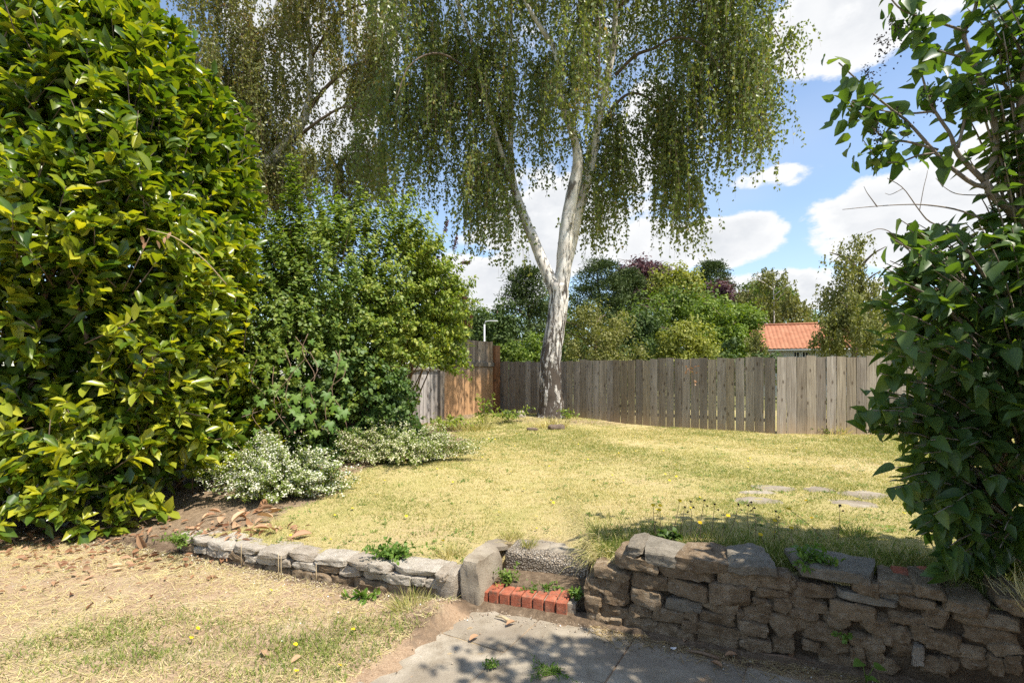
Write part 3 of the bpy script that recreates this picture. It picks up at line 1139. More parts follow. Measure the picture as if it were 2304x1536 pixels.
# ------------------------------------------------------------------ fences
def board_meshes(name, mat, w, h, t, nvar=5, uneven=.012):
    out = []
    for i in range(nvar):
        r = random.Random(hash(name) % 1000 + i * 17 + 3)
        bm = bmesh.new()
        a, b = r.uniform(-uneven, uneven), r.uniform(-uneven, uneven)
        cup = r.uniform(-.004, .004)
        bow = r.uniform(-.006, .006)
        xs_ = (-.5, -.17, .17, .5)
        rowsz = (0, .33, .66, 1)
        fr, bk = [], []
        for zz in rowsz:
            fr.append([bm.verts.new((x * w + bow * math.sin(zz * 3.1), -t / 2 + cup * (1 - 4 * x * x), zz * h + (a * x * 2 + b) * (zz == 1))) for x in xs_])
            bk.append([bm.verts.new((x * w + bow * math.sin(zz * 3.1), t / 2 + cup * (1 - 4 * x * x), zz * h + (a * x * 2 + b) * (zz == 1))) for x in xs_])
        for i_ in range(3):
            for j in range(3):
                bm.faces.new((fr[i_][j], fr[i_][j + 1], fr[i_ + 1][j + 1], fr[i_ + 1][j]))
                bm.faces.new((bk[i_][j], bk[i_ + 1][j], bk[i_ + 1][j + 1], bk[i_][j + 1]))
            bm.faces.new((fr[i_][0], fr[i_ + 1][0], bk[i_ + 1][0], bk[i_][0]))
            bm.faces.new((fr[i_][3], bk[i_][3], bk[i_ + 1][3], fr[i_ + 1][3]))
        for j in range(3):
            bm.faces.new((fr[3][j], fr[3][j + 1], bk[3][j + 1], bk[3][j]))
            bm.faces.new((fr[0][j], bk[0][j], bk[0][j + 1], fr[0][j + 1]))
        me = bpy.data.meshes.new(name)
        bm.to_mesh(me)
        bm.free()
        me.materials.append(mat)
        out.append(me)
    return out


def fence_run(root, a, b, pitch, meshes, w, zb, zj=.018, skip=()):
    a = np.array(a, float); b = np.array(b, float)
    L = np.linalg.norm(b - a)
    d = (b - a) / L
    n = int(round(L / pitch))
    ang = math.atan2(d[1], d[0])
    for i in range(n):
        if i in skip:
            continue
        p = a + d * (i + .5) * L / n
        z = zb(p[0], p[1]) if callable(zb) else zb
        sx = random.uniform(.94, 1.01) * (L / n - .007) / w
        m = frame_mat((p[0] + random.uniform(-.004, .004), p[1] + random.uniform(-.005, .005), z + random.uniform(-zj, zj)), ang + random.uniform(-.02, .02), random.uniform(-.004, .004), random.uniform(-.004, .004))
        place('board', random.choice(meshes), root, m @ Matrix.Diagonal((sx, 1, 1, 1)))
    return d, ang, L


def bar(root, name, a, b, za, zb_, hh, dd, mat, off=0.0):
    a = np.array(a, float); b = np.array(b, float)
    L = float(np.linalg.norm(b - a))
    d = (b - a) / L
    nn = np.array((-d[1], d[0]))
    c = (a + b) / 2 + nn * off
    me = box_mesh(name, mat, L, dd, hh, .005, .001)
    place(name, me, root, frame_mat((c[0], c[1], (za + zb_) / 2), math.atan2(d[1], d[0]), 0, -math.atan2(zb_ - za, L)))


A0, A1 = (-.37, 13.93), (5.09, 9.93)
B1 = (10.6, 9.72)
fa = thing('fence', 'weathered grey board fence running along the back behind the birch', 'fence', ((A0[0] + A1[0]) / 2, (A0[1] + A1[1]) / 2, .3))
bm_a = board_meshes('board', M_WOOD, .17, 1.55, .02)
fence_run(fa, A0, A1, .176, bm_a, .17, .285)
for z in (.6, 1.6):
    bar(fa, 'rail', A0, A1, z, z, .07, .04, M_WOOD, .034)
fb = thing('fence', 'paler grey board fence behind the lilac at right, with open gaps between boards', 'fence', ((A1[0] + B1[0]) / 2, (A1[1] + B1[1]) / 2, .3))
fence_run(fb, (A1[0] + .035, A1[1] - .005), B1, .187, bm_a, .17, .287)
for z in (.6, 1.6):
    bar(fb, 'rail', (A1[0] + .1, A1[1]), B1, z, z, .07, .04, M_WOOD, .034)
me = box_mesh('post', M_WOOD, .04, .09, 1.5, .004)
place('post', me, fb, frame_mat((A1[0] + .02, A1[1] + .06, 1.05), -.3))

LD = np.array((-.59, -.807))
L0 = np.array((-.52, 13.72))


def lp(t):
    return L0 + LD * t


fl = thing('panel_fence', 'tall sunlit orange brown fence panel with a grey top rail', 'fence panel', (*lp(.95), .35))
bm_l = board_meshes('board', M_WOOD_TOP, .098, 1.98, .02, 5, .008)
fence_run(fl, lp(1.88), lp(.0), .104, bm_l, .098, lambda x, y: .39, .006)
bar(fl, 'rail', lp(1.88), lp(0), 1.76, 1.76, .11, .045, M_WOOD, -.036)
bar(fl, 'rail', lp(1.88), lp(0), .7, .7, .08, .04, M_WOOD, .034)
me = box_mesh('post', M_POST_RUST, .2, .17, 2.0, .012, .003)
place('post', me, fl, frame_mat((-.44, 13.80, 1.27), math.atan2(-LD[1], -LD[0])))
fs = thing('panel_fence', 'lower silvery batten fence panel half hidden by the shrubs', 'fence panel', (*lp(3.2), .35))
bm_s = board_meshes('board', M_WOOD_PALE, .095, 1.25, .022, 4, .01)
fence_run(fs, lp(5.4), lp(2.1), .112, bm_s, .095, lambda x, y: .34, .01)
bar(fs, 'rail', lp(5.4), lp(2.05), 1.62, 1.62, .05, .1, M_WOOD, -.02)
bar(fs, 'rail', lp(5.4), lp(2.05), .8, .8, .07, .04, M_WOOD, .036)
me = box_mesh('post', M_WOOD, .13, .13, 1.75, .008, .002)
place('post', me, fs, frame_mat((*lp(1.98), 1.17), math.atan2(LD[1], LD[0])))

# ------------------------------------------------------------------ birches


def foliage(name, root, T, pos, axis, nrm, L, W, mat, spread=.2, base=.5, lowamp=.12, lows=.8, seed=3, smooth=False):
    V, Fc = scatter(T, pos, axis, nrm, L, W)
    low_ = low_noise(pos, lows, seed) * lowamp
    o = build(name, V, Fc, mat, root, tints(len(pos), T, spread, base, low_), smooth)
    o['kind'] = 'stuff'
    return o


def strands(tops, lens, sway=.25, lean=None):
    """hanging shoots from their tops"""
    S = len(tops)
    P0 = tops
    h = rng.standard_normal((S, 2)) * sway
    if lean is not None:
        h = h + lean
    P2 = P0 + np.column_stack([h[:, 0], h[:, 1], -lens])
    P1 = P0 + np.column_stack([h[:, 0] * .9, h[:, 1] * .9, -lens * .12])
    return P0, P1, P2


BT = np.array((.93, 12.2))


def curtain_tree(root, clusters, density, mat, leafL, name='crown', seed=1, base=.5, strand_len=(.9, 2.1)):
    """clusters: (px, halfwidth px, row of top, row of bottom, depth, depth spread, number of strands)"""
    tops, lens = [], []
    for (px, hw, yt, yb, Yc, dY, n) in clusters:
        n = int(n * rng.uniform(.8, 1.35))
        Yd = Yc + (rng.random(n) * 2 - 1) * dY
        m_ = max(4, n // 11)
        nd_ = rng.integers(0, m_, n)
        c = np.clip(rng.standard_normal(m_) * .5, -1.15, 1.15)[nd_] + rng.standard_normal(n) * .13
        Yd = (Yc + (rng.random(m_) * 2 - 1) * dY)[nd_] + rng.standard_normal(n) * .12
        pxs = px + c * hw
        zt_ = CAM_H - (yt - HOR) / F * Yc
        zb_ = CAM_H - (yb - HOR) / F * Yc
        ln = rng.uniform(strand_len[0], strand_len[1], n)
        # bottoms spread from zt to zb, ragged lower hem
        hem = zb_ + np.abs(rng.standard_normal(n)) * .1 + (np.abs(rng.standard_normal(m_)) * .22)[nd_] + c ** 2 * .3
        zb_i = hem + (np.maximum(zt_ - hem, .3)) * np.clip(rng.random(m_)[nd_] ** 1.15 + rng.standard_normal(n) * .05, 0, 1)
        zt_i = np.minimum(zb_i + ln, zt_ + .5)
        l_ = np.maximum(zt_i - zb_i, .35)
        tops.append(np.column_stack([(pxs - 1152) / F * Yd, Yd, zb_i + l_]))
        lens.append(l_)
    tops = np.concatenate(tops); lens = np.concatenate(lens)
    P0, P1, P2 = strands(tops, lens, .3)
    cnt = np.maximum((lens * density * rng.uniform(.6, 1.4, len(lens))).astype(int), 5)
    pos, ax, nr, idx = shoot_leaves(P0, P1, P2, cnt, .0, .8, .25, .65, .25, .022)
    nr = rnd_dir(len(pos)) + np.array((.1, -.15, .35))
    L = leafL * rng.uniform(.7, 1.25, len(pos))
    foliage(name, root, T_DIA, pos, ax, nr, L, L * .72, mat, .19, base, .16, .7, seed)
    S = len(P0)
    tw_, ta_ = [], []
    ts = np.linspace(0, 1, 5)
    pp = np.stack([bez(P0, P1, P2, np.full(S, t))[0] for t in ts], 1)
    for k in range(4):
        tw_.append(pp[:, k]); ta_.append(pp[:, k + 1] - pp[:, k])
    tw_ = np.concatenate(tw_); ta_ = np.concatenate(ta_)
    V, Fc = scatter((np.array([(0, -.5, 0), (0, .5, 0), (1, .5, 0), (1, -.5, 0)]), np.array([(0, 1, 2), (0, 2, 3)])), tw_, ta_, np.tile((.3, -1, .1), (len(tw_), 1)), np.linalg.norm(ta_, axis=1), .0032)
    build('twigs', V, Fc, M_TWIG, root)['kind'] = 'stuff'
    return P0, P1, P2


birch = thing('birch_tree', 'tall weeping silver birch with a white forked trunk before the fence', 'tree', (BT[0], BT[1], .42))
bY = 12.2
parts = []


def limb(pts, n=24, k=10, wob=.03):
    """pts: (px, py, depth, width px)"""
    w = np.array([P(a, b, c) for a, b, c, _ in pts])
    r = np.array([q * .94 / 2 / F * c for _, _, c, q in pts])
    p, rr = spline(w, r, n)
    return tube(p, rr, k, wob)


trunk = limb([(1236, 960, bY, 92), (1240, 935, bY, 68), (1240, 905, bY, 58), (1238, 860, bY, 53), (1240, 800, bY, 50), (1250, 735, bY, 46), (1258, 675, bY, 46), (1258, 640, bY, 44)], 40, 18, .028)
l1 = limb([(1258, 672, bY, 36), (1240, 632, bY, 32), (1221, 590, bY + .1, 27), (1203, 545, bY + .2, 25), (1184, 500, bY + .3, 23), (1165, 450, bY + .4, 21), (1152, 400, bY + .5, 18), (1148, 340, bY + .5, 15), (1150, 270, bY + .5, 12), (1146, 170, bY + .5, 10), (1150, 60, bY + .5, 8), (1148, -120, bY + .4, 6)], 50, 12, .03)
l1b = limb([(1152, 405, bY + .5, 13), (1120, 320, bY + .2, 12), (1093, 230, bY, 11), (1070, 130, bY - .2, 10), (1048, 55, bY - .4, 9), (1020, -20, bY - .5, 7), (990, -140, bY - .7, 5)], 34, 9, .03)
l2 = limb([(1256, 672, bY, 40), (1266, 620, bY, 37), (1270, 560, bY, 34), (1278, 490, bY, 32), (1290, 425, bY, 30), (1300, 375, bY, 27), (1296, 330, bY, 20), (1280, 280, bY - .1, 16), (1262, 220, bY - .2, 15), (1257, 150, bY - .3, 14), (1245, 105, bY - .3, 13), (1222, 70, bY - .4, 12), (1185, 10, bY - .6, 9), (1150, -80, bY - .8, 6)], 60, 12, .03)
l3 = limb([(1262, 640, bY + .15, 30), (1282, 560, bY + .25, 28), (1300, 480, bY + .3, 26), (1318, 415, bY + .3, 24), (1335, 350, bY + .3, 20), (1345, 280, bY + .3, 18), (1360, 210, bY + .3, 16), (1378, 120, bY + .3, 15), (1384, 40, bY + .2, 13), (1388, -60, bY, 10), (1380, -260, bY, 6)], 50, 12, .03)
boughs = [
    [(1384, 170, bY + .3, 9), (1430, 125, bY, 8), (1470, 110, bY - .3, 6), (1520, 85, bY - .8, 5), (1580, 100, bY - 1.3, 3), (1620, 160, bY - 1.5, 2)],
    [(1345, 300, bY + .3, 9), (1390, 230, bY + .2, 7), (1430, 210, bY, 6), (1480, 240, bY - .2, 4), (1530, 330, bY - .5, 2.5)],
    [(1388, 20, bY + .2, 9), (1460, -40, bY, 8), (1560, -80, bY - .4, 6), (1660, -40, bY - .8, 4), (1740, 60, bY - 1, 2.5), (1800, 180, bY - 1, 1.5)],
    [(1093, 230, bY, 7), (1040, 150, bY - .3, 6), (980, 120, bY - .8, 5), (920, 150, bY - 1.2, 3), (890, 230, bY - 1.3, 2)],
    [(1148, 330, bY + .5, 8), (1090, 270, bY + 1, 6), (1020, 260, bY + 1.4, 5), (960, 300, bY + 1.6, 3), (920, 370, bY + 1.7, 2)],
    [(1257, 150, bY - .3, 7), (1300, 60, bY - .8, 6), (1340, 10, bY - 1.2, 5), (1350, 90, bY - 1.8, 3), (1345, 220, bY - 2, 2)],
    [(1165, 450, bY + .4, 6), (1130, 380, bY, 5), (1085, 370, bY - .4, 4), (1060, 430, bY - .6, 2.5)],
    [(1345, 280, bY + .3, 6), (1400, 290, bY + .9, 5), (1450, 330, bY + 1.3, 3.5), (1500, 420, bY + 1.4, 2)],
]
bl = [limb(b, 18, 6, .03) for b in boughs]
V, Fc = cat_arrays([trunk, l1, l1b, l2, l3])
build('trunk', V, Fc, M_BIRCH, birch, smooth=True)
for V, Fc in bl:
    build('branch', V, Fc, M_BARK, birch, smooth=True)
CL = [
    (900, 60, -250, 260, bY - .5, 1.6, 200), (960, 60, 60, 420, bY + .6, 1.5, 230), (1010, 70, -150, 210, bY + .2, 1.8, 170),
    (1000, 60, 180, 500, bY + .5, 1.2, 230), (930, 55, 240, 520, bY + 1, 1.0, 200), (1070, 45, 150, 605, bY + .3, 1.0, 230), (860, 50, 270, 500, bY + 1.2, .8, 120),
    (1085, 28, 400, 600, bY - .3, .5, 70), (1130, 38, 120, 560, bY + .2, 1.0, 190), (1140, 22, 400, 630, bY - .2, .4, 40),
    (1190, 50, -250, 300, bY, 1.8, 190), (1215, 40, 180, 430, bY + .6, 1.2, 110), (1110, 60, -300, 180, bY + .6, 1.6, 170), (1270, 50, -250, 130, bY + .5, 1.4, 130),
    (1318, 48, -120, 390, bY - 1.4, .8, 330), (1350, 50, -300, 140, bY - .4, 1.6, 190), (1300, 40, 200, 330, bY - 1.0, .5, 70),
    (1350, 46, 330, 600, bY + .9, .9, 150), (1400, 38, 320, 560, bY + .9, .9, 120), (1400, 45, 60, 330, bY + .8, 1.0, 110),
    (1430, 50, -300, 110, bY, 1.8, 180), (1490, 36, 250, 600, bY + .3, .9, 170), (1535, 34, 150, 590, bY - .2, .8, 170), (1460, 40, 300, 440, bY + .3, .8, 60),
    (1520, 60, -250, 180, bY - .2, 1.6, 210), (1590, 45, -120, 440, bY - .8, 1.0, 330), (1650, 50, -200, 460, bY - .8, 1.1, 420), (1610, 60, -300, 120, bY - .6, 1.6, 170),
    (1705, 34, -60, 400, bY - .9, .8, 200), (1720, 55, -260, 90, bY - .8, 1.1, 130), (1775, 30, 120, 225, bY - 1, .3, 20), (1550, 24, 440, 610, bY - .4, .3, 45),
    (1330, 40, 520, 600, bY + .6, .5, 24), (1250, 200, -560, -160, bY, 2.6, 520), (1500, 180, -520, -160, bY, 2.2, 330), (1050, 150, -520, -120, bY, 2.2, 300),
]
curtain_tree(birch, CL, 21, L_BIRCH, .08, seed=5, base=.5)

b2 = thing('birch_tree', 'old olive leaved weeping birch behind the laurel and the shrubs', 'tree', tuple(P(600, 842, 16.5) * np.array((1, 1, 0)) + np.array((0, 0, .3))))
gY = 16.5
tr = [limb([(470, 870, gY, 46), (500, 620, gY, 40), (530, 470, gY, 34), (570, 400, gY, 30), (640, 330, gY, 24), (690, 250, gY, 18), (700, 130, gY, 13), (690, 0, gY, 9), (700, -140, gY, 6)], 44, 10, .04),
      limb([(560, 415, gY, 22), (560, 250, gY + .5, 16), (590, 100, gY + .5, 11), (630, -20, gY + .5, 8), (640, -200, gY, 5)], 30, 8, .04)]
V, Fc = cat_arrays(tr)
build('trunk', V, Fc, M_BIRCH, b2, smooth=True)
br = [limb(b, 16, 5, .03) for b in [
    [(690, 250, gY, 11), (740, 190, gY - .3, 9), (790, 150, gY - .8, 7), (840, 140, gY - 1.2, 5), (880, 190, gY - 1.4, 3)],
    [(650, 325, gY, 9), (720, 270, gY - .8, 7), (780, 240, gY - 1.2, 5), (830, 260, gY - 1.5, 3)],
    [(700, 130, gY, 8), (760, 40, gY - .4, 6), (830, 10, gY - .9, 4), (870, 60, gY - 1.2, 3)],
    [(560, 250, gY + .5, 9), (500, 150, gY, 7), (460, 110, gY - .4, 5), (430, 180, gY - .6, 3)],
    [(590, 100, gY + .5, 8), (540, 30, gY, 6), (490, 10, gY - .4, 4)]]]
for V, Fc in br:
    build('branch', V, Fc, M_BARK, b2, smooth=True)
CL2 = [
    (450, 60, -250, 300, gY - .5, 1.6, 340), (520, 55, -200, 330, gY, 1.5, 380), (480, 60, 180, 460, gY, 1.2, 200), (560, 50, 100, 460, gY + .2, 1.2, 330), (615, 40, 110, 500, gY, 1.2, 260),
    (660, 38, 0, 240, gY, 1.2, 170), (710, 45, -200, 190, gY - .4, 1.5, 260), (770, 55, -200, 230, gY - .4, 1.4, 330), (830, 40, 80, 330, gY - .6, 1.1, 170), (870, 40, -100, 240, gY - .7, 1.0, 150),
    (800, 40, 200, 330, gY - .4, .8, 90), (640, 40, 330, 520, gY, 1.0, 170), (700, 45, 390, 520, gY - .3, 1.0, 150), (770, 50, 370, 520, gY, 1.0, 170), (830, 45, 360, 520, gY, 1.0, 150),
    (700, 30, 200, 310, gY, .7, 50), (560, 200, -560, -160, gY, 2.4, 420), (760, 150, -560, -180, gY, 2.2, 260), (580, 40, 420, 560, gY, .8, 120), (740, 40, 300, 400, gY + .4, .6, 36),
]
curtain_tree(b2, CL2, 19, L_BIRCH2, .09, seed=9, base=.5)

# ------------------------------------------------------------------ laurel


def pick_leaves(pos, L, n, xlim=1.02, need=None):
    """the leaves that show largest from where the photograph was taken"""
    Yd = pos[:, 1]
    px = 1152 + pos[:, 0] / Yd * F
    py = HOR + (CAM_H - pos[:, 2]) / Yd * F
    ok = (px > 0) & (px < 2304) & (py > 0) & (py < 1536)
    if need is not None:
        ok &= need
    score = np.where(ok, L / Yd, 0)
    return np.argsort(-score)[:n]


def leaf_objects(root, T, mat, pos, ax, nr, L, W, sel, nvar=7, tlo=.2, thi=.85, name='leaf'):
    meshes = []
    for i in range(nvar):
        me_o = build(name, T[0], T[1], mat, None, np.full(len(T[1]), tlo + (thi - tlo) * i / (nvar - 1)), True)
        me = me_o.data
        bpy.data.objects.remove(me_o)
        meshes.append(me)
    for q, i in enumerate(sel):
        place(name, meshes[int(rng.integers(nvar))], root, leaf_matrix(pos[i], ax[i], nr[i], float(L[i]), float(W[i])))


LC = np.array((-4.72, 5.75))


def laurel_r(z):
    return np.interp(z, [.1, .35, .9, 1.8, 3.2, 4.2, 4.9, 5.5, 6.1, 6.5], [1.0, 1.0, 1.0, 1.02, 1.0, .9, .74, .5, .2, .05])


def laurel_surface(n, zlo=.1, zhi=6.3):
    z = rng.uniform(zlo, zhi, n * 2)
    keep = rng.random(n * 2) < laurel_r(z) + .05
    z = z[keep][:n]
    n = len(z)
    # mostly the sides that face the garden
    th = np.radians(rng.uniform(-160, 55, n))
    e = .72
    cx = np.sign(np.cos(th)) * np.abs(np.cos(th)) ** e
    cy_ = np.sign(np.sin(th)) * np.abs(np.sin(th)) ** e
    r = laurel_r(z)
    lob = 1 + .09 * np.sin(3 * th + 1.3 * z) + .07 * np.sin(5 * th - 2.1 * z + 1) + .05 * np.sin(2.9 * z) + .05 * np.sin(9 * th + 4.3 * z)
    A, B = 1.54, 1.45
    pos = np.column_stack([LC[0] + A * r * cx * lob, LC[1] + B * r * cy_ * lob, z])
    nrm_ = norm(np.column_stack([cx / A, cy_ / B, np.interp(z, [.2, 1, 3.5, 4.8, 6], [-.25, 0, .05, .6, 1.5])]))
    return pos, nrm_


laurel = thing('laurel_bush', 'huge glossy cherry laurel with broad yellow green leaves filling the left edge', 'bush', (LC[0], LC[1], .1))
sp, sn = laurel_surface(3100)
void_ = low_noise(sp, 2.3, 91) + .7 * low_noise(sp, 4.6, 95)
keep = rng.random(len(sp)) > np.clip((void_ - .1) * 1.7, 0, .93)
sp, sn = sp[keep], sn[keep]
depth = np.abs(rng.standard_normal(len(sp))) * .26 - .05
P2 = sp - sn * depth[:, None] + rng.standard_normal(sp.shape) * .05
dirs = norm(sn * .85 + np.array((0, 0, .8)) + rng.standard_normal(sp.shape) * .45)
ln = rng.uniform(.16, .34, len(sp))
P0 = P2 - dirs * ln[:, None]
P1 = (P0 + P2) / 2 + np.array((0, 0, -.02))
cnt = rng.integers(6, 12, len(sp))
pos, ax, nr, idx = shoot_leaves(P0, P1, P2, cnt, .15, .85, .75, .12, .9)
nr = nr + sn[idx] * .35 + rng.standard_normal(pos.shape) * .25
L = rng.uniform(.085, .2, len(pos))
W = L * rng.uniform(.36, .47, len(pos))
sel = pick_leaves(pos, L, 300, need=depth[idx] < .16)
mask = np.ones(len(pos), bool)
mask[sel] = False
yel = np.interp(pos[:, 2], [0, 1.2, 2.4, 3.4, 6], [.2, .24, .18, .02, .0])  # sunlit look put into the colour: lower leaves tinted brighter and yellower
V, Fc = scatter(T_LAUREL, pos[mask], ax[mask], nr[mask], L[mask], W[mask])
o = build('foliage', V, Fc, L_LAUREL, laurel, tints(mask.sum(), T_LAUREL, .22, .5, low_noise(pos[mask], 1.1, 4) * .12 + yel[mask]), True)
o['kind'] = 'stuff'
leaf_objects(laurel, T_LAUREL_F, L_LAUREL, pos, ax, nr, L, W, sel, 9, .2, 1.0)
# inner leaves, interior shade put into their darker tint, and stems
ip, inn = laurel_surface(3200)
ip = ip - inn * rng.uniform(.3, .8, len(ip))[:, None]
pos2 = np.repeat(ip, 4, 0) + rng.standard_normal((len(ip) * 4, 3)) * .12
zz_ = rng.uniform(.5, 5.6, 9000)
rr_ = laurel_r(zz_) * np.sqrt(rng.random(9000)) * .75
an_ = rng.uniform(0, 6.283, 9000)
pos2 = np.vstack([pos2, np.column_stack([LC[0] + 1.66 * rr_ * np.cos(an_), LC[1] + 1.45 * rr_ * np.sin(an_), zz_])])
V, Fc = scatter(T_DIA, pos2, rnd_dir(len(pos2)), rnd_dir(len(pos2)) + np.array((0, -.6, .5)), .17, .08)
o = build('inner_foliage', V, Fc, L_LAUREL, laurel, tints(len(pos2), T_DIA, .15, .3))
o['kind'] = 'stuff'
tb = []
for i in range(26):
    a = LC + np.array((rng.uniform(-.7, .9), rng.uniform(-.8, .5)))
    q, qn = laurel_surface(12, 1.0, 5.6)
    e = q[0] - qn[0] * .25
    base = np.array((a[0], a[1], .05))
    m1 = base * .6 + e * .4 + np.array((0, 0, .5)) + rng.standard_normal(3) * .12
    m2 = base * .25 + e * .75 + np.array((0, 0, .25)) + rng.standard_normal(3) * .1
    p, r = spline([base, m1, m2, e], [rng.uniform(.025, .05), .025, .015, .006], 16)
    tb.append(tube(p, r, 6, .04))
for i in range(0, len(P0), 3):
    tb.append(tube(np.array([P0[i] - dirs[i] * .25, P0[i], P2[i]]), np.array([.006, .005, .003]), 4))
V, Fc = cat_arrays(tb)
build('stems', V, Fc, M_BARK, laurel, smooth=True)
# dead twig with brown leaves caught in the laurel
dt = []
tw = [P(510, 640, 4.75), P(460, 585, 4.55), P(395, 535, 4.4), P(330, 515, 4.3)]
p, r = spline(tw, [.006, .005, .004, .002], 14)
dt.append(tube(p, r, 4))
V, Fc = cat_arrays(dt)
dtw = thing('dead_twig', 'bare dead twig with a few shrivelled brown leaves caught in the laurel', 'twig', tw[0])
build('stem', V, Fc, M_DRYSTALK, dtw)
dp = np.array([P(a, b, 4.45) for a, b in [(318, 530), (352, 540), (372, 533), (402, 545), (330, 545), (385, 522)]])
V, Fc = scatter(T_OVAL, dp, rnd_dir(6) * .5 + np.array((0, 0, -1)), rnd_dir(6), .075, .03)
build('dead_leaves', V, Fc, L_DEAD, dtw, tints(6, T_OVAL))


# ------------------------------------------------------------------ shrubs
def ellipsoid_shrub(name, label, cat, c, rad, nsh, nleaf, T, L0_, wr, mat, seed, base=.5, spread=.2, stem=M_TWIG, t0=.35, up=.8, droop=.2, thmin=-200, thmax=20, zlo=-.6, lift=.3, extra=None, inner=0.75, stems=40, foot=(0, 0)):
    c = np.array(c, float)
    rad = np.array(rad, float)
    root = thing(name, label, cat, (c[0], c[1], float(z_up(c[0], c[1]))))
    u = rng.uniform(zlo, 1, nsh)
    th = np.radians(rng.uniform(thmin, thmax, nsh))
    s = np.sqrt(np.maximum(1 - np.abs(u) ** 2.6, 0)) ** .9
    d = np.column_stack([np.cos(th) * s, np.sin(th) * s, u])
    lump = 1 + .10 * np.sin(4 * th + 3 * u + seed) + .09 * np.sin(7 * th - 5 * u + 2 * seed) + .06 * rng.standard_normal(nsh)
    P2 = c + d * rad * lump[:, None]
    if extra is not None:
        P2 = np.vstack([P2, extra])
        d = np.vstack([d, norm(extra - c)])
    P0 = c + (P2 - c) * rng.uniform(.35, inner, len(P2))[:, None] + np.array((0, 0, -.12)) * rad[2]
    P1 = (P0 + P2) / 2 + np.array((0, 0, lift)) * np.linalg.norm(P2 - P0, axis=1)[:, None] * .6
    zmin = z_up(P2[:, 0], P2[:, 1]) + .04
    P2[:, 2] = np.maximum(P2[:, 2], zmin)
    P0[:, 2] = np.maximum(P0[:, 2], zmin)
    pos, ax, nr, idx = shoot_leaves(P0, P1, P2, nleaf, t0, .9, .45, droop, up, .02)
    nr = nr + d[idx] * .35
    L = L0_ * rng.uniform(.6, 1.3, len(pos))
    foliage('foliage', root, T, pos, ax, nr, L, L * wr, mat, spread, base, .16, 1.6, seed)
    tb = []
    for i in rng.choice(len(P0), min(stems * 5, len(P0)), replace=False):
        t = np.linspace(0, 1, 5)
        p, _ = bez(np.repeat(P0[i:i + 1], 5, 0), np.repeat(P1[i:i + 1], 5, 0), np.repeat(P2[i:i + 1], 5, 0), t)
        tb.append(tube(p, np.linspace(.006, .002, 5), 4))
    for i in range(stems):
        e = P0[rng.integers(len(P0))]
        b = np.array((c[0] + foot[0] + rng.uniform(-.5, .5) * rad[0], foot[1] + c[1] + rng.uniform(-.4, .4) * rad[1], 0))
        b[2] = float(z_up(b[0], b[1])) - .03
        p, r = spline([b, b * .5 + e * .5 + np.array((0, 0, .25)) + rng.standard_normal(3) * .06, e], [.016, .011, .005], 9)
        tb.append(tube(p, r, 4))
    V, Fc = cat_arrays(tb)
    build('stems', V, Fc, stem, root)
    return root, P2


def spires(pxs, tops, Yd, base_row):
    return np.array([P(a, b, Yd) for a, b in zip(pxs, tops)])


# tall shoots that rise above the shrubs
ex1 = np.array([P(a + rng.uniform(-14, 14), b, 7.2) for a, b in [(660, 350), (650, 380), (665, 420), (640, 440), (680, 470), (600, 500), (620, 480)] for _ in range(5)])
sh1, _ = ellipsoid_shrub('shrub', 'leafy mid green shrub with wispy upright shoots next to the laurel', 'shrub', (-3.1, 7.6, 1.85), (1.4, 1.25, 1.85), 800, 44, T_OVAL, .06, .62, L_SHRUB, 21, .45, extra=ex1, thmin=-175, thmax=40)
ex2 = np.array([P(a + rng.uniform(-10, 10), b, 7.4) for a, b in [(810, 420), (790, 450), (850, 470), (760, 490), (900, 500), (940, 480), (720, 500)] for _ in range(4)])
sh2, _ = ellipsoid_shrub('shrub', 'bright green bushy shrub in the middle, left of the silvery fence panel', 'shrub', (-2.45, 8.2, 2.45), (1.55, 1.2, 1.7), 1050, 46, T_OVAL, .06, .66, L_SHRUB, 33, .56, extra=ex2, thmin=-190, thmax=40, zlo=-.5)
sh3, _ = ellipsoid_shrub('shrub', 'dark leafed bramble tangle under the bright green shrub', 'shrub', (-2.75, 7.5, 1.0), (1.3, .95, 1.0), 460, 42, T_OVAL, .065, .7, L_BLUEG, 41, .5, thmin=-185, thmax=20)
bud, btips = ellipsoid_shrub('buddleia', 'buddleia with narrow drooping leaves and rusty dried flower spikes before the fence', 'shrub', (-1.42, 8.9, 2.5), (.62, .7, .85), 230, 34, T_OVAL, .13, .2, L_BUDD, 52, .5, thmin=-150, thmax=60, droop=.4, zlo=-.75, foot=(-.75, .2), stems=10)
for (px, py, dx, dz) in [(1022, 560, .05, .2), (1040, 590, .12, -.02), (1032, 665, .16, -.08), (1000, 525, .06, .2), (1042, 700, .15, -.1), (1045, 720, .12, -.12), (985, 600, .02, .16), (1015, 690, .1, .05)]:
    p = P(px, py, 8.4)
    n = 130
    t = rng.random(n)
    q = p + np.outer(t, (dx, -.05, dz)) + rng.standard_normal((n, 3)) * (.022 * (1 - .7 * t))[:, None]
    V, Fc = scatter(T_DIA, q, rnd_dir(n), rnd_dir(n), .03, .02)
    build('flower_spike', V, Fc, L_SPIKE, bud, tints(n, T_DIA))['kind'] = 'stuff'
low1, _ = ellipsoid_shrub('bramble', 'trailing bramble growing low against the silvery fence panel', 'bramble', (-2.6, 8.5, .85), (.75, .8, 1.0), 260, 34, T_OVAL, .065, .7, L_SHRUB, 61, .6, thmin=-180, thmax=60)

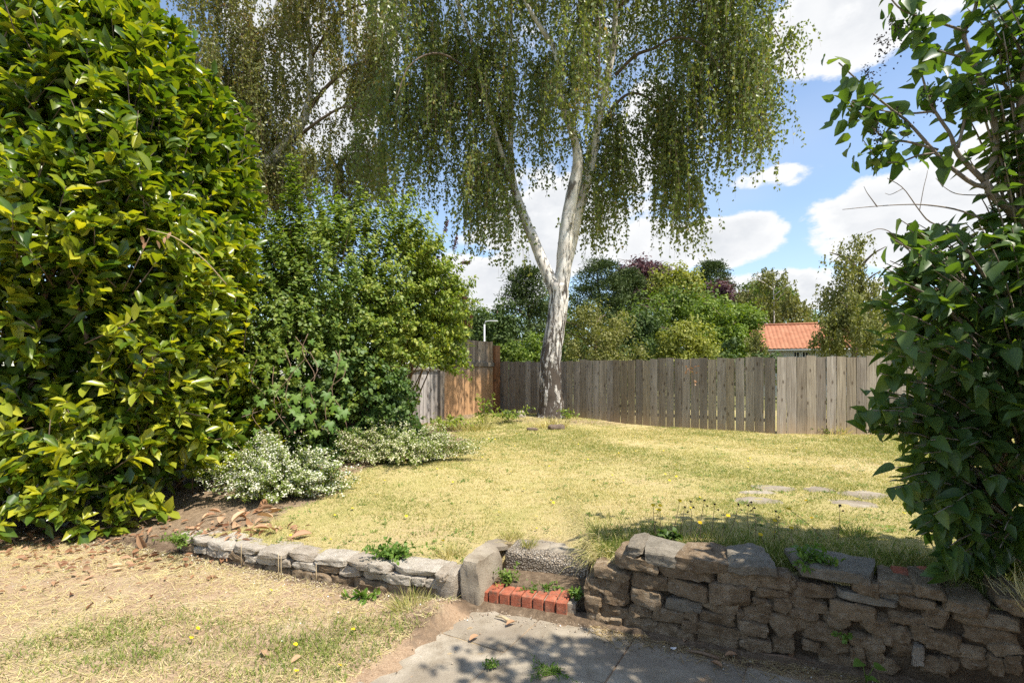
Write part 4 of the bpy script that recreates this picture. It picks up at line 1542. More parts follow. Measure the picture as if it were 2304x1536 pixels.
# creeper with broad lobed leaves hanging over the brambles
vine = thing('creeper', 'creeper with broad lobed pale green leaves trailing down the dark shrub', 'creeper', (-2.4, 6.4, .3))
vpos, vax, vnr = [], [], []
vt = []
for k in range(8):
    a, b = rng.uniform(575, 790), rng.uniform(750, 830)
    q = [P(a, b, 6.2)]
    for j in range(4):
        q.append(P(a + rng.uniform(-25, 25), b + 45 * (j + 1) + rng.uniform(-12, 12), 6.15 - .05 * j))
    p, r = spline(q, [.005, .005, .004, .004, .003], 14)
    vt.append(tube(p, r, 4))
    for j in range(7):
        i = rng.integers(1, 14)
        vpos.append(p[i] + rng.standard_normal(3) * .04)
        vax.append((rng.uniform(-.5, .5), -.35, -.8))
        vnr.append((rng.uniform(-.2, .6), -.7, .7))
vpos, vax, vnr = np.array(vpos), np.array(vax), np.array(vnr)
V, Fc = cat_arrays(vt)
build('stems', V, Fc, M_TWIG, vine)
LL = rng.uniform(.09, .16, len(vpos))
leaf_objects(vine, T_LOBED, L_GREEN, vpos, vax, vnr, LL, LL, range(len(vpos)), 5, .3, .8)


def flower_mound(label, c, rad, n_sh, petal, seed, group=None, spike=0):
    c = np.array(c, float)
    zb = float(z_up(c[0], c[1]))
    root = thing('flowering_plant', label, 'plant', (c[0], c[1], zb))
    u = rng.uniform(0.02, 1, n_sh) ** .8
    th = np.radians(rng.uniform(-200, 20, n_sh))
    s = np.sqrt(1 - u ** 2)
    rad = np.array(rad)
    lump = 1 + .18 * np.sin(5 * th + seed) + .14 * np.sin(9 * th + 7 * u) + .2 * rng.standard_normal(n_sh)
    P2 = np.column_stack([c[0] + np.cos(th) * s * rad[0] * lump, c[1] + np.sin(th) * s * rad[1] * lump, zb + .03 + u * rad[2] * lump])
    if spike:
        k = n_sh // 9
        P2[:k] = np.column_stack([c[0] + rng.uniform(-.35, -.1, k), c[1] + rng.uniform(.0, .3, k), zb + rad[2] * rng.uniform(.9, 1.6, k)])
    P0 = np.column_stack([c[0] + (P2[:, 0] - c[0]) * .45, c[1] + (P2[:, 1] - c[1]) * .45, zb + (P2[:, 2] - zb) * .4])
    P1 = (P0 + P2) / 2 + np.array((0, 0, .06))
    pos, ax, nr, idx = shoot_leaves(P0, P1, P2, 26, .2, .9, .4, .1, .8, .012)
    L = rng.uniform(.02, .04, len(pos))
    foliage('foliage', root, T_DIA, pos, ax, nr, L, L * .55, L_MOUND, .2, .55, .1, 3, seed)
    pos, ax, nr, idx = shoot_leaves(P0, P1, P2, rng.integers(2, 40, n_sh), .5, .8, .5, .0, 1.0, .014)
    L = rng.uniform(.012, .024, len(pos))
    foliage('blossom', root, T_DIA, pos, ax, nr + np.array((.2, -.2, .2)), L, L * .9, petal, .22, .5, .2, 4, seed + 1)
    tb = []
    for i in rng.choice(n_sh, 60, replace=False):
        tb.append(tube(np.array([(c[0], c[1], zb - .02) + (P0[i] - np.array((c[0], c[1], zb))) * .2, P0[i], P2[i]]), np.array([.005, .004, .002]), 4))
    V, Fc = cat_arrays(tb)
    build('stems', V, Fc, M_TWIG, root)
    return root


flower_mound('mound of tiny white flowers with a taller spike beside the laurel', (-2.42, 5.45, 0), (.6, .42, .42), 600, L_WHITE, 3, spike=1)
flower_mound('cream flowering mound spilling on the lawn below the silvery fence panel', (-1.5, 6.85, 0), (.82, .5, .37), 600, L_CREAM, 8)

# ------------------------------------------------------------------ lilac
lil = thing('lilac_tree', 'shaded lilac with heart shaped dark leaves leaning in from the right edge', 'tree', (2.85, 2.75, .42))
lY = 2.65
lb = []


def LQ(cx, cy_, Yd=lY):
    return P(cx / 2.195 + 1750, cy_ / 2.195, Yd)


def lbranch(pts, r0, r1, Ys=None, n=18, k=7):
    Ys = Ys or [lY] * len(pts)
    w = [LQ(a, b, y) for (a, b), y in zip(pts, Ys)]
    p, r = spline(w, np.linspace(r0, r1, len(w)), n)
    lb.append(tube(p, r, k, .04))
    return p


br_l = []
br_l.append(lbranch([(1300, 2870), (1260, 2300), (1290, 1700), (1260, 1250), (1195, 1090), (1080, 980), (1020, 895)], .032, .018, [2.75, 2.75, 2.72, 2.7, 2.65, 2.65, 2.65], 40, 9))
br_l.append(lbranch([(1020, 895), (1070, 780), (1075, 640), (1040, 480), (960, 290), (920, 170), (970, 60), (985, -60), (960, -300)], .017, .006, None, 34))
br_l.append(lbranch([(1020, 895), (890, 760), (850, 660), (760, 520), (700, 330)], .014, .004))
br_l.append(lbranch([(1035, 925), (960, 905), (860, 830), (780, 755), (640, 600), (560, 540), (420, 420), (300, 310)], .012, .003))
br_l.append(lbranch([(780, 755), (690, 770), (600, 800), (500, 790), (420, 690)], .006, .002))
br_l.append(lbranch([(790, 740), (640, 700), (540, 690), (440, 600), (340, 490)], .007, .002))
br_l.append(lbranch([(890, 730), (930, 560), (930, 500)], .008, .004))
br_l.append(lbranch([(780, 550), (640, 560), (480, 540), (360, 500)], .006, .002))
br_l.append(lbranch([(940, 160), (820, 120), (690, 80), (600, 40), (520, -60)], .007, .003))
br_l.append(lbranch([(1210, 1100), (1205, 800), (1215, 400), (1260, 100), (1250, -200)], .022, .01, [2.7, 2.65, 2.6, 2.55, 2.5], 30))
br_l.append(lbranch([(960, 290), (860, 270), (760, 230), (690, 130)], .007, .003))
br_l.append(lbranch([(1040, 480), (960, 500), (900, 480), (820, 420)], .006, .002))
br_l.append(lbranch([(1215, 500), (1120, 420), (1100, 250), (1130, 120)], .008, .003))
bare = [lbranch([(1100, 1210), (900, 1150), (760, 1100), (700, 1040), (620, 930), (540, 880)], .005, .0015), lbranch([(1060, 1100), (900, 1040), (760, 1015), (640, 1010), (470, 1020), (320, 1035)], .005, .0015),
        lbranch([(900, 1330), (740, 1290), (640, 1230), (560, 1150), (500, 1130), (440, 1150)], .004, .0015), lbranch([(492, 1022), (465, 985), (440, 950), (425, 920)], .003, .001), lbranch([(1060, 965), (900, 960), (830, 930), (780, 880)], .003, .001),
        lbranch([(620, 930), (560, 960), (530, 955)], .002, .001), lbranch([(700, 1040), (720, 930), (735, 870), (740, 840)], .002, .001)]
# dense lower shoots: from the stools outwards
tg = []
for _ in range(440):
    py = rng.uniform(500, 1290)
    left = np.interp(py, [470, 520, 600, 700, 800, 860, 930, 990, 1050, 1110, 1200, 1290], [2060, 2010, 1975, 1960, 1990, 1965, 1940, 1975, 2025, 2010, 2065, 2110])
    px = left + (2560 - left) * rng.random() ** 1.6 + rng.uniform(0, 30)
    Yd = rng.uniform(2.3, 3.05) if px < 2300 else rng.uniform(1.9, 3.0)
    tg.append(P(px, py, Yd))
for (a, b) in [(1925, 885), (1915, 935), (1930, 975), (1915, 940), (1990, 1105), (2000, 1060), (2120, 1285), (2170, 1290), (2060, 1210), (1970, 700), (1975, 610), (2010, 500)]:
    tg.append(P(a + 12, b - 8, 2.5))
for _ in range(60):
    tg.append(P(rng.uniform(2140, 2420), rng.uniform(-60, 560), rng.uniform(2.45, 2.9)))
# unseen crown off right and overhead, extended to dapple patio and shade wall
for _ in range(150):
    tg.append(np.array((rng.uniform(2.35, 3.6), rng.uniform(1.45, 2.9), rng.uniform(1.2, 3.6))))
for _ in range(120):
    tg.append(np.array((rng.uniform(1.35, 2.9), rng.uniform(.95, 1.5), rng.uniform(3.35, 4.2))))
for _ in range(85):
    tg.append(np.array((rng.uniform(2.15, 3.6), rng.uniform(.9, 2.0), rng.uniform(2.0, 3.8))))
for _ in range(12):
    tg.append(np.array((rng.uniform(2.2, 3.6), rng.uniform(2.2, 3.0), rng.uniform(3.4, 4.1))))
tg = np.array(tg)
hub = np.column_stack([np.full(len(tg), 2.75), np.full(len(tg), 2.72), np.clip(tg[:, 2] * .62 + .2, .5, 3.2)])
over = tg[:, 1] < 2.15
hub[over, :2] = (3.3, 1.9)
highs = (tg[:, 2] > 3.3) & ~over
hub[highs, :2] = (3.1, 2.7)
P2 = tg
P0 = hub + (tg - hub) * rng.uniform(.15, .45, len(tg))[:, None]
P1 = (P0 + P2) / 2 + np.array((0, 0, .12))
for i in range(len(tg)):
    t = np.linspace(0, 1, 6)
    p, _ = bez(np.repeat(P0[i:i + 1], 6, 0), np.repeat(P1[i:i + 1], 6, 0), np.repeat(P2[i:i + 1], 6, 0), t)
    lb.append(tube(p, np.linspace(.007, .002, 6), 5))
for k in range(9):
    a = np.array((rng.uniform(2.5, 3.2), rng.uniform(2.55, 3.0), .38))
    e = P0[rng.integers(len(P0))]
    p, r = spline([a, a * .5 + e * .5 + rng.standard_normal(3) * .08, e], [.016, .013, .008], 12)
    lb.append(tube(p, r, 6, .04))
V, Fc = cat_arrays(lb)
build('stems', V, Fc, M_BARK_LILAC, lil, smooth=True)
pos, ax, nr, idx = shoot_leaves(P0, P1, P2, rng.integers(8, 15, len(tg)), .25, .8, .55, .45, .9)
# leaves on the open upper branches
up_pos, up_ax, up_nr = [], [], []
for p in br_l[1:]:
    n = len(p)
    for i in range(n // 3, n):
        for _ in range(rng.integers(0, 3)):
            up_pos.append(p[i] + rng.standard_normal(3) * .02)
            r = rnd_dir(1)[0]
            up_ax.append(norm(r * .8 + np.array((-.2, 0, -.35))))
            up_nr.append(np.array((0, 0, .8)) + rnd_dir(1)[0] * .8)
for _ in range(150):
    p = br_l[rng.integers(1, len(br_l))]
    c = p[-1 - int(rng.integers(0, 5))] + rng.standard_normal(3) * np.array((.045, .05, .04))
    up_pos.append(c)
    up_ax.append(norm(rnd_dir(1)[0] * .8 + np.array((-.1, 0, -.4))))
    up_nr.append(np.array((0, 0, .8)) + rnd_dir(1)[0] * .8)
pos = np.vstack([pos, np.array(up_pos)])
ax = np.vstack([ax, np.array(up_ax)])
nr = np.vstack([nr, np.array(up_nr)])
L = rng.uniform(.055, .115, len(pos))
W = L * rng.uniform(.58, .74, len(pos))
sel = pick_leaves(pos, L, 300)
mask = np.ones(len(pos), bool)
mask[sel] = False
V, Fc = scatter(T_LILAC, pos[mask], ax[mask], nr[mask], L[mask], W[mask])
o = build('foliage', V, Fc, L_LILAC, lil, tints(mask.sum(), T_LILAC, .2, .5, low_noise(pos[mask], 3, 2) * .1), True)
o['kind'] = 'stuff'
leaf_objects(lil, T_LILAC_F, L_LILAC, pos, ax, nr, L, W, sel, 6, .25, .8)
for (cx, cy_) in [(470, 610), (450, 380), (520, 250), (750, 480), (1120, 310), (1150, 650), (600, 600), (500, 690), (1190, 200), (580, 160)]:
    n = 90
    t = rng.random(n)
    c = LQ(cx, cy_, lY)
    q = c + np.outer(t - .5, (-.05, 0, .13)) + rng.standard_normal((n, 3)) * (.026 * (1.1 - .8 * t))[:, None]
    V, Fc = scatter(T_DIA, q, rnd_dir(n), rnd_dir(n), .014, .009)
    build('dried_panicle', V, Fc, L_PANICLE, lil, tints(n, T_DIA))['kind'] = 'stuff'


# ------------------------------------------------------------------ trees beyond the fence
def clump_tree(name, label, px, hw, top, Yd, stops_mat, n=9000, leaf=.2, seed=1, base_row=850, aspect=None, kind='broad', trunk_mat=M_BARK, base=.5, bottom=None):
    X0 = (px - 1152) / F * Yd
    ztop = CAM_H - (top - HOR) / F * Yd
    R = 1.28 * hw / F * Yd
    root = thing(name, label, 'tree', (X0, Yd, -.2))
    zlo = .4 if bottom is None else CAM_H - (bottom - HOR) / F * Yd
    H = ztop - zlo
    r_ = np.random.default_rng(seed)
    if kind == 'broad':
        m = 120
        d = norm(r_.standard_normal((m, 3)))
        d[:, 1] = np.where(d[:, 1] > .3, -d[:, 1] * .6, d[:, 1])
        rad = r_.uniform(.25, 1.12, m) ** .6
        cc = np.column_stack([X0 + d[:, 0] * R * rad * .86, Yd + d[:, 1] * R * .7 * rad, zlo + H * (.5 + .44 * d[:, 2] * rad)])
        cr = r_.uniform(.09, .3, m) * min(R, H * .6)
        k = r_.integers(0, m, n)
        dd = norm(r_.standard_normal((n, 3)))
        pos = cc[k] + dd * (cr[k] * r_.uniform(.5, 1.08, n))[:, None]
        nr = dd + r_.standard_normal((n, 3)) * .5 + np.array((0, 0, .5))
        ax = np.cross(nr, r_.standard_normal((n, 3))) + np.array((0, 0, -.2))
        W = .65
        T = T_DIA
    elif kind == 'pine':
        m = 110
        h = r_.random(m) ** .8
        th = r_.uniform(-np.pi, np.pi, m)
        rr = R * (1.05 - .75 * h ** 1.5) * r_.uniform(.35, 1, m)
        cc = np.column_stack([X0 + np.cos(th) * rr, Yd + np.sin(th) * rr * .8, zlo + H * (.1 + .9 * h) - .12 * rr])
        k = r_.integers(0, m, n)
        dd = r_.standard_normal((n, 3)) * np.array((.30, .30, .12)) * (R * .42)
        pos = cc[k] + dd
        nr = r_.standard_normal((n, 3)) * .6 + np.array((0, 0, 1))
        ax = norm(r_.standard_normal((n, 3))) + np.array((0, 0, .6)) + norm(dd) * .8
        W = .3
        T = T_DIA
    else:  # weeping
        S = n // 26
        th = r_.uniform(-np.pi, np.pi, S)
        rr = R * np.sqrt(r_.random(S)) * 1.0
        h = 1 - .72 * (rr / R) ** 1.7 * r_.uniform(.6, 1, S)
        m = 26
        th = r_.uniform(-np.pi, np.pi, m)
        rr = R * np.sqrt(r_.random(m)) * .95
        hh = (1 - .6 * (rr / R) ** 1.5) * r_.uniform(.5, 1, m)
        hh[:2] = 1.0
        rr[:2] *= .25
        k = r_.integers(0, m, S)
        lob = r_.standard_normal((S, 3)) * np.array((.15, .15, .05)) * np.array((R, R, H))
        tops = np.column_stack([X0 + np.cos(th[k]) * rr[k], Yd + np.sin(th[k]) * rr[k] * .8, zlo + H * hh[k]]) + lob
        tops[:, 2] = np.minimum(tops[:, 2], zlo + H * 1.02)
        ln_ = np.minimum(r_.uniform(.12, .42, S) * H, np.maximum(tops[:, 2] - zlo, .3))
        P0, P1, P2 = strands(tops, np.maximum(ln_, .3), R * .05)
        pos, ax, nr, _ = shoot_leaves(P0, P1, P2, 26, 0, .7, .4, .7, .2, .06)
        W = .6
        T = T_DIA
    Ls = leaf * r_.uniform(.6, 1.3, len(pos))
    foliage('crown', root, T, pos, ax, nr, Ls, Ls * W, stops_mat, .2, base, .14, 2.5 / R, seed)
    tb = []
    p, r = spline([(X0, Yd, -.3), (X0 + r_.uniform(-.1, .1) * R, Yd, zlo + H * .35), (X0 + r_.uniform(-.12, .12) * R, Yd, zlo + H * .92)], np.array([.035, .025, .006]) * H * (.4 if kind == 'weep' else 1), 12)
    tb.append(tube(p, r, 7, .04))
    for _ in range(9):
        i = r_.integers(3, 10)
        th = r_.uniform(-np.pi, np.pi)
        e = p[i] + np.array((math.cos(th) * R * .7, math.sin(th) * R * .55, H * .16))
        q, s = spline([p[i], (p[i] + e) / 2 + np.array((0, 0, H * .03)), e], [.011 * H, .008 * H, .003 * H], 7)
        tb.append(tube(q, s, 5, .04))
    V, Fc = cat_arrays(tb)
    build('trunk', V, Fc, trunk_mat, root, smooth=True)
    return root


G_DARK = leaf_mat('dark_foliage', [(0, (.035, .06, .015)), (.6, (.07, .11, .026)), (1, (.13, .17, .04))], .2, .6, .25)
G_PINE = leaf_mat('pine_needles', [(0, (.045, .07, .022)), (.6, (.09, .125, .04)), (1, (.15, .18, .06))], .15, .6, .25, (1, 1.1, .6))
G_MID = leaf_mat('mid_foliage', [(0, (.06, .105, .016)), (.6, (.125, .18, .025)), (1, (.22, .26, .04))], .3, .55, .3)
G_BRIGHT = leaf_mat('bright_foliage', [(0, (.09, .15, .02)), (.6, (.17, .24, .03)), (1, (.27, .31, .05))], .3, .55, .3)
G_YELL = leaf_mat('yellowish_foliage', [(0, (.15, .18, .03)), (.6, (.27, .28, .05)), (1, (.4, .37, .09))], .3, .55, .3)
G_OLIVE = leaf_mat('olive_foliage', [(0, (.12, .135, .035)), (.6, (.21, .21, .06)), (1, (.32, .29, .11))], .3, .55, .3)
G_COPPER = leaf_mat('copper_foliage', [(0, (.06, .03, .035)), (.6, (.12, .06, .065)), (1, (.2, .11, .1))], .25, .5, .3, (1.5, 1, 1))

clump_tree('hedge', 'long dark hedge showing over the back fence right of the birch', 1400, 300, 752, 29, G_DARK, 16000, .17, 130)
clump_tree('pine_tree', 'dark pine with a ragged top just left of the birch trunk', 1187, 62, 606, 34, G_PINE, 9000, .26, 101, kind='pine', bottom=800)
clump_tree('evergreen_tree', 'dark rounded evergreen between the street lamp and the pine', 1125, 66, 676, 30, G_DARK, 9000, .19, 102)
clump_tree('evergreen_tree', 'low dark evergreen behind the tall fence panel and street lamp', 1060, 60, 690, 32, G_DARK, 6000, .2, 103)
clump_tree('deciduous_tree', 'pale topped tree on the skyline above the low dark evergreen', 1045, 66, 668, 42, G_MID, 6000, .26, 104)
clump_tree('leafy_bush', 'fresh green bush right behind the rust brown post', 1150, 42, 764, 20, G_MID, 6000, .11, 105)
clump_tree('leafy_bush', 'light green bush peeping out left of the birch trunk', 1203, 36, 742, 21, G_BRIGHT, 6000, .11, 106)
clump_tree('feathery_tree', 'feathery yellowish green tree right of the birch trunk', 1345, 84, 672, 23, G_OLIVE, 13000, .1, 107)
clump_tree('evergreen_tree', 'tall dark evergreen behind the feathery yellowish tree', 1350, 62, 588, 44, G_PINE, 10000, .3, 108, kind='pine', bottom=760)
clump_tree('conifer_tree', 'dark conifer left of the taller copper beech', 1415, 46, 610, 46, G_PINE, 8000, .3, 109, kind='pine', bottom=770)
clump_tree('copper_beech', 'tall purple copper beech in the middle of the tree line', 1442, 62, 574, 52, G_COPPER, 9000, .3, 110, bottom=700)
clump_tree('deciduous_tree', 'yellow green tree right of the copper beech', 1520, 56, 588, 46, G_YELL, 8000, .27, 111, bottom=720)
clump_tree('deciduous_tree', 'broad mid green tree at the centre of the tree line', 1530, 108, 628, 38, G_MID, 13000, .22, 112)
clump_tree('dark_tree', 'shadowy dark tree with a bare leaning bough behind the fence', 1440, 72, 690, 28, G_DARK, 10000, .17, 113)
clump_tree('pine_tree', 'pine with a flat tufted crown on the skyline right of the centre', 1602, 44, 592, 58, G_PINE, 8000, .36, 114, kind='pine', bottom=690)
clump_tree('copper_beech', 'smaller purple copper beech below the flat topped pine', 1612, 58, 632, 54, G_COPPER, 8000, .3, 115, bottom=740)
clump_tree('deciduous_tree', 'bright green tree left of the orange roofed house', 1628, 78, 655, 32, G_BRIGHT, 12000, .19, 116)
clump_tree('leafy_bush', 'small yellow green tree just above the fence left of the house', 1545, 66, 712, 24, G_YELL, 9000, .13, 117)
clump_tree('birch_tree', 'distant pale wispy birch rising above the house roof', 1740, 62, 605, 46, G_OLIVE, 8000, .22, 118, kind='weep', trunk_mat=M_BIRCH, bottom=745)
clump_tree('deciduous_tree', 'green tree half hidden behind the pale wispy birch', 1722, 54, 625, 54, G_MID, 6000, .3, 124, bottom=740)
clump_tree('leafy_bush', 'drooping bush covering the left end of the house', 1700, 32, 748, 28, G_OLIVE, 5000, .13, 119, kind='weep')
clump_tree('weeping_birch', 'tall weeping birch right of the house beside the lilac', 1925, 66, 532, 34, G_OLIVE, 11000, .19, 120, kind='weep', bottom=800)
clump_tree('weeping_birch', 'lower weeping birch hanging over the right part of the house roof', 1912, 54, 660, 30, G_OLIVE, 11000, .15, 121, kind='weep', bottom=800)
clump_tree('deciduous_tree', 'green tree seen through gaps in the lilac', 2120, 120, 650, 36, G_MID, 8000, .26, 122)
clump_tree('deciduous_tree', 'dull green tree behind the lilac at the right edge', 2330, 140, 620, 38, G_MID, 7000, .28, 123)
clump_tree('deciduous_tree', 'tree behind the old birch and the mid green shrub', 800, 170, 640, 34, G_MID, 9000, .26, 125)
clump_tree('deciduous_tree', 'dark tree behind the laurel at left', 420, 200, 600, 32, G_DARK, 7000, .28, 126)

for (px_, hw_, tp_, Y_, m_, sd_, lb_) in [(1255, 64, 640, 50, G_MID, 141, 'green tree behind the birch fork, left of the evergreen'), (1395, 70, 650, 52, G_DARK, 142, 'dark tree filling the gap behind the feathery tree'), (1480, 62, 640, 56, G_MID, 143, 'green tree under the copper beech crown'), (1672, 52, 668, 50, G_DARK, 144, 'dark tree between the bright green tree and the pale birch'), (1105, 56, 690, 46, G_MID, 145, 'soft green tree behind the street lamp'), (1815, 50, 690, 58, G_MID, 146, 'green tree far behind the house ridge')]:
    clump_tree('deciduous_tree', lb_, px_, hw_, tp_, Y_, m_, 7000, .3, sd_)

# ------------------------------------------------------------------ house
HO = np.array((18.9, 40.6))
ha = math.radians(-20)
e = np.array((math.cos(ha), math.sin(ha)))
q = np.array((-math.sin(ha), math.cos(ha)))
house = thing('house', 'white bungalow with an orange pantile roof beyond the fence', 'house', (HO[0], HO[1], -.2))
HL, HD, ZE, ZR = 11.5, 7.0, 3.6, 5.55
cw = HO + e * HL / 2 + q * HD / 2


def hp(s, t, z):
    return np.array((*(HO + e * s + q * t), z))


def prism(name, pts, faces, mat, root):
    return build(name, np.array(pts), np.array(faces), mat, root)


wall_pts = [hp(0, 0, -.3), hp(HL, 0, -.3), hp(HL, HD, -.3), hp(0, HD, -.3), hp(0, 0, ZE), hp(HL, 0, ZE), hp(HL, HD, ZE), hp(0, HD, ZE), hp(0, HD / 2, ZR - .1), hp(HL, HD / 2, ZR - .1)]
prism('wall', wall_pts, [(0, 1, 5), (0, 5, 4), (1, 2, 6), (1, 6, 5), (2, 3, 7), (2, 7, 6), (3, 0, 4), (3, 4, 7), (4, 8, 7), (5, 6, 9), (4, 5, 9), (4, 9, 8), (7, 8, 9), (7, 9, 6)], M_WHITE, house)
# pantiles: rolls across, courses up the slope
for side in (0, 1):
    nu, nv = 330, 15
    rows_ = []
    for r in range(nv):
        for k in (0.0, .97):
            f = (r + k) / nv
            rows_.append((f, .055 * (1 - k)))
    U = np.linspace(-.35, HL + .35, nu)
    Vv = []
    for f, lift in rows_:
        t = -.45 + f * (HD / 2 + .45)
        z = ZE - .18 + f * (ZR - ZE + .24) + lift
        tt_ = t if side == 0 else HD - t
        wz = z + .05 * np.abs(np.sin(U * math.pi / .3))
        Vv.append(np.column_stack([HO[0] + e[0] * U + q[0] * tt_, HO[1] + e[1] * U + q[1] * tt_, wz]))
    Vv = np.concatenate(Vv)
    o = build('roof', Vv, grid(nu, len(rows_), 0, 0), M_TILE, house)
V, Fc = tube([hp(-.35, HD / 2, ZR + .1), hp(HL / 2, HD / 2, ZR + .11), hp(HL + .35, HD / 2, ZR + .1)], [.13, .13, .13], 8)
build('ridge', V, Fc, M_TILE, house)
V, Fc = tube([hp(-.37, -.47, ZE - .2), hp(-.37, HD / 2, ZR + .02)], [.1, .1], 4)
build('bargeboard', V, Fc, M_WHITE, house)
V, Fc = tube([hp(-.3, -.42, ZE - .24), hp(HL + .3, -.42, ZE - .24)], [.06, .06], 6)
build('gutter', V, Fc, M_METAL, house)


def house_box(name, s0, s1, t0, t1, z0, z1, mat, root):
    pts = [hp(s, t, z) for z in (z0, z1) for s, t in ((s0, t0), (s1, t0), (s1, t1), (s0, t1))]
    f = [(0, 1, 5), (0, 5, 4), (1, 2, 6), (1, 6, 5), (2, 3, 7), (2, 7, 6), (3, 0, 4), (3, 4, 7), (4, 5, 6), (4, 6, 7), (0, 2, 1), (0, 3, 2)]
    return build(name, np.array(pts), np.array(f), mat, root)


def s_at(px):
    k = (px - 1152) / F
    # HO + e s : X = k Y
    return (k * HO[1] - HO[0]) / (e[0] - k * e[1])


for (pa, pb) in [(1787, 1797), (1806, 1817), (1880, 1893)]:
    s0, s1 = s_at(pa), s_at(pb)
    wn = house_box('window', s0, s1, -.03, .05, 2.15, 3.22, M_GLASS, house)
    for (a, b, z0, z1) in [(s0 - .06, s0, 2.1, 3.28), (s1, s1 + .06, 2.1, 3.28), ((s0 + s1) / 2 - .03, (s0 + s1) / 2 + .03, 2.15, 3.22)]:
        house_box('frame', a, b, -.06, .02, z0, z1, M_FRAME, wn)
    house_box('frame', s0, s1, -.057, .02, 3.22, 3.28, M_FRAME, wn)
    house_box('glazing_bar', s0, s1, -.055, .02, 2.62, 2.67, M_FRAME, wn)

M_BLOCK_BRICK = None


def f_block_brick(nt, tc):
    bt = nd(nt, 'ShaderNodeTexBrick')
    bt.inputs['Scale'].default_value = 1.0
    bt.inputs['Brick Width'].default_value = .225
    bt.inputs['Row Height'].default_value = .075
    bt.inputs['Mortar Size'].default_value = .006
    bt.inputs['Color1'].default_value = (.32, .12, .07, 1)
    bt.inputs['Color2'].default_value = (.24, .1, .06, 1)
    bt.inputs['Mortar'].default_value = (.4, .37, .32, 1)
    sep = nd(nt, 'ShaderNodeSeparateXYZ')
    nt.links.new(world_pos(nt), sep.inputs[0])
    cmb = nd(nt, 'ShaderNodeCombineXYZ')
    nt.links.new(math_node(nt, 'ADD', sep.outputs[0], sep.outputs[1]), cmb.inputs[0])
    nt.links.new(sep.outputs[2], cmb.inputs[1])
    nt.links.new(cmb.outputs[0], bt.inputs['Vector'])
    return bt.outputs['Color'], None, 0


M_BLOCK_BRICK = surf('block_brick', f_block_brick, .85)
ext = thing('shadow_block', 'unseen flat roofed brick block added beside the patio to cast its straight shadow', 'shadow block', (3.1, -.9, 0))  # unseen block, added so its roof edge throws the straight patio shadow
place('wall', box_mesh('wall', M_BLOCK_BRICK, 3.2, 3.2, 3.1, .004), ext, frame_mat((3.27, -1.16, 1.53), -.23))
place('roof', box_mesh('roof', M_SLATE, 3.6, 3.6, .14, .01), ext, frame_mat((3.24, -1.12, 3.16), -.23))

lamp = thing('street_lamp', 'thin grey street lamp standing beyond the tall fence panel', 'street lamp', (*(P(1090, 842, 26)[:2]), -.2))
p0 = P(1090, 723, 26)
V, Fc = tube([(p0[0], p0[1], -.25), (p0[0], p0[1], p0[2] - .15)], [.055, .04], 8)
build('pole', V, Fc, M_METAL, lamp, smooth=True)
V, Fc = tube([(p0[0], p0[1], p0[2] - .2), (p0[0] + .06, p0[1], p0[2]), (p0[0] + .3, p0[1], p0[2] + .03), (p0[0] + .42, p0[1], p0[2] + .03)], [.03, .03, .03, .03], 6)
build('arm', V, Fc, M_METAL, lamp, smooth=True)
me = rock_mesh('lantern', M_METAL, .34, .14, .08, 3, 3, .0, 3)
place('lantern', me, lamp, frame_mat((p0[0] + .52, p0[1], p0[2] + .02), 0))

# ------------------------------------------------------------------ grass and litter


def inside_lawn(x, y):
    ok = (y > y_wall(x) + np.where((x > -.3) & (x < .5), .62, .16))
    ok &= ~((x < -2.4) & (y < 5.0))
    fence = np.interp(x, [A0[0], A1[0], B1[0]], [A0[1], A1[1], B1[1]])
    ok &= y < fence - .04
    ok &= x > np.interp(y, [3, 4, 4.6, 5.7, 7, 8.2, 11, 12.4, 13.8], [-3, -2.7, -2.3, -2.1, -1.5, -1.0, -1.2, -1.6, -.5]) + rng.standard_normal(len(x)) * .12
    for (px, py, w, d) in [(1222, 1218, .26, .2), (1282, 1226, .3, .2), (1120, 1208, .2, .16), (1700, 1124, .4, .2), (1742, 1095, .36, .22), (1838, 1098, .26, .2), (1920, 1130, .4, .25), (1945, 1108, .4, .25), (1700, 1106, .36, .16)]:
        z = .26 if py > 1190 else .36
        Yd = F * (CAM_H - z) / (py - HOR)
        xx = (px - 1152) / F * Yd
        ok &= ~(((x - xx) / (w / 2)) ** 2 + ((y - Yd) / (d / 2)) ** 2 < rng.uniform(.6, 1.1, len(x)))
    return ok


def blades(n, y0, y1, power):
    y = y0 + (y1 - y0) * rng.random(n) ** power
    x = rng.uniform(-3.2, 9.5, n)
    keep = (np.abs(x) < 1.12 * y + .6)
    x, y = x[keep], y[keep]
    ok = inside_lawn(x, y)
    return x[ok], y[ok]


gx, gy = blades(1100000, 2.0, 13.6, 1.5)
if len(gx) > 430000:
    gx, gy = gx[:430000], gy[:430000]
gz = z_up(gx, gy)
soil = soil_up(gx, gy)
thin_ = low_noise(np.column_stack([gx, gy, 0 * gx]), 2.9, 44) + .7 * low_noise(np.column_stack([gx, gy, 0 * gx]), 8.1, 49)
keep = rng.random(len(gx)) > np.clip(soil * 1.15 + np.clip(thin_ * .7, -.1, .6), 0, .97)
gx, gy, gz = gx[keep], gy[keep], gz[keep]
n = len(gx)
gpos = np.column_stack([gx, gy, gz - .003])
g_low = low_noise(gpos * np.array((1, 1, 0)), 1.2, 31) + .6 * low_noise(gpos * np.array((1, 1, 0)), 4.5, 35)
green = .5 * (1 + np.tanh(2.6 * (g_low - .05)))
bare = low_noise(gpos * np.array((1, 1, 0)), 3.1, 52) + .8 * low_noise(gpos * np.array((1, 1, 0)), 7.3, 57)
tall = 1 + .9 * np.exp(-((gy - y_wall(gx) - .25) / .35) ** 2) * (gx > .55) + .25 * green
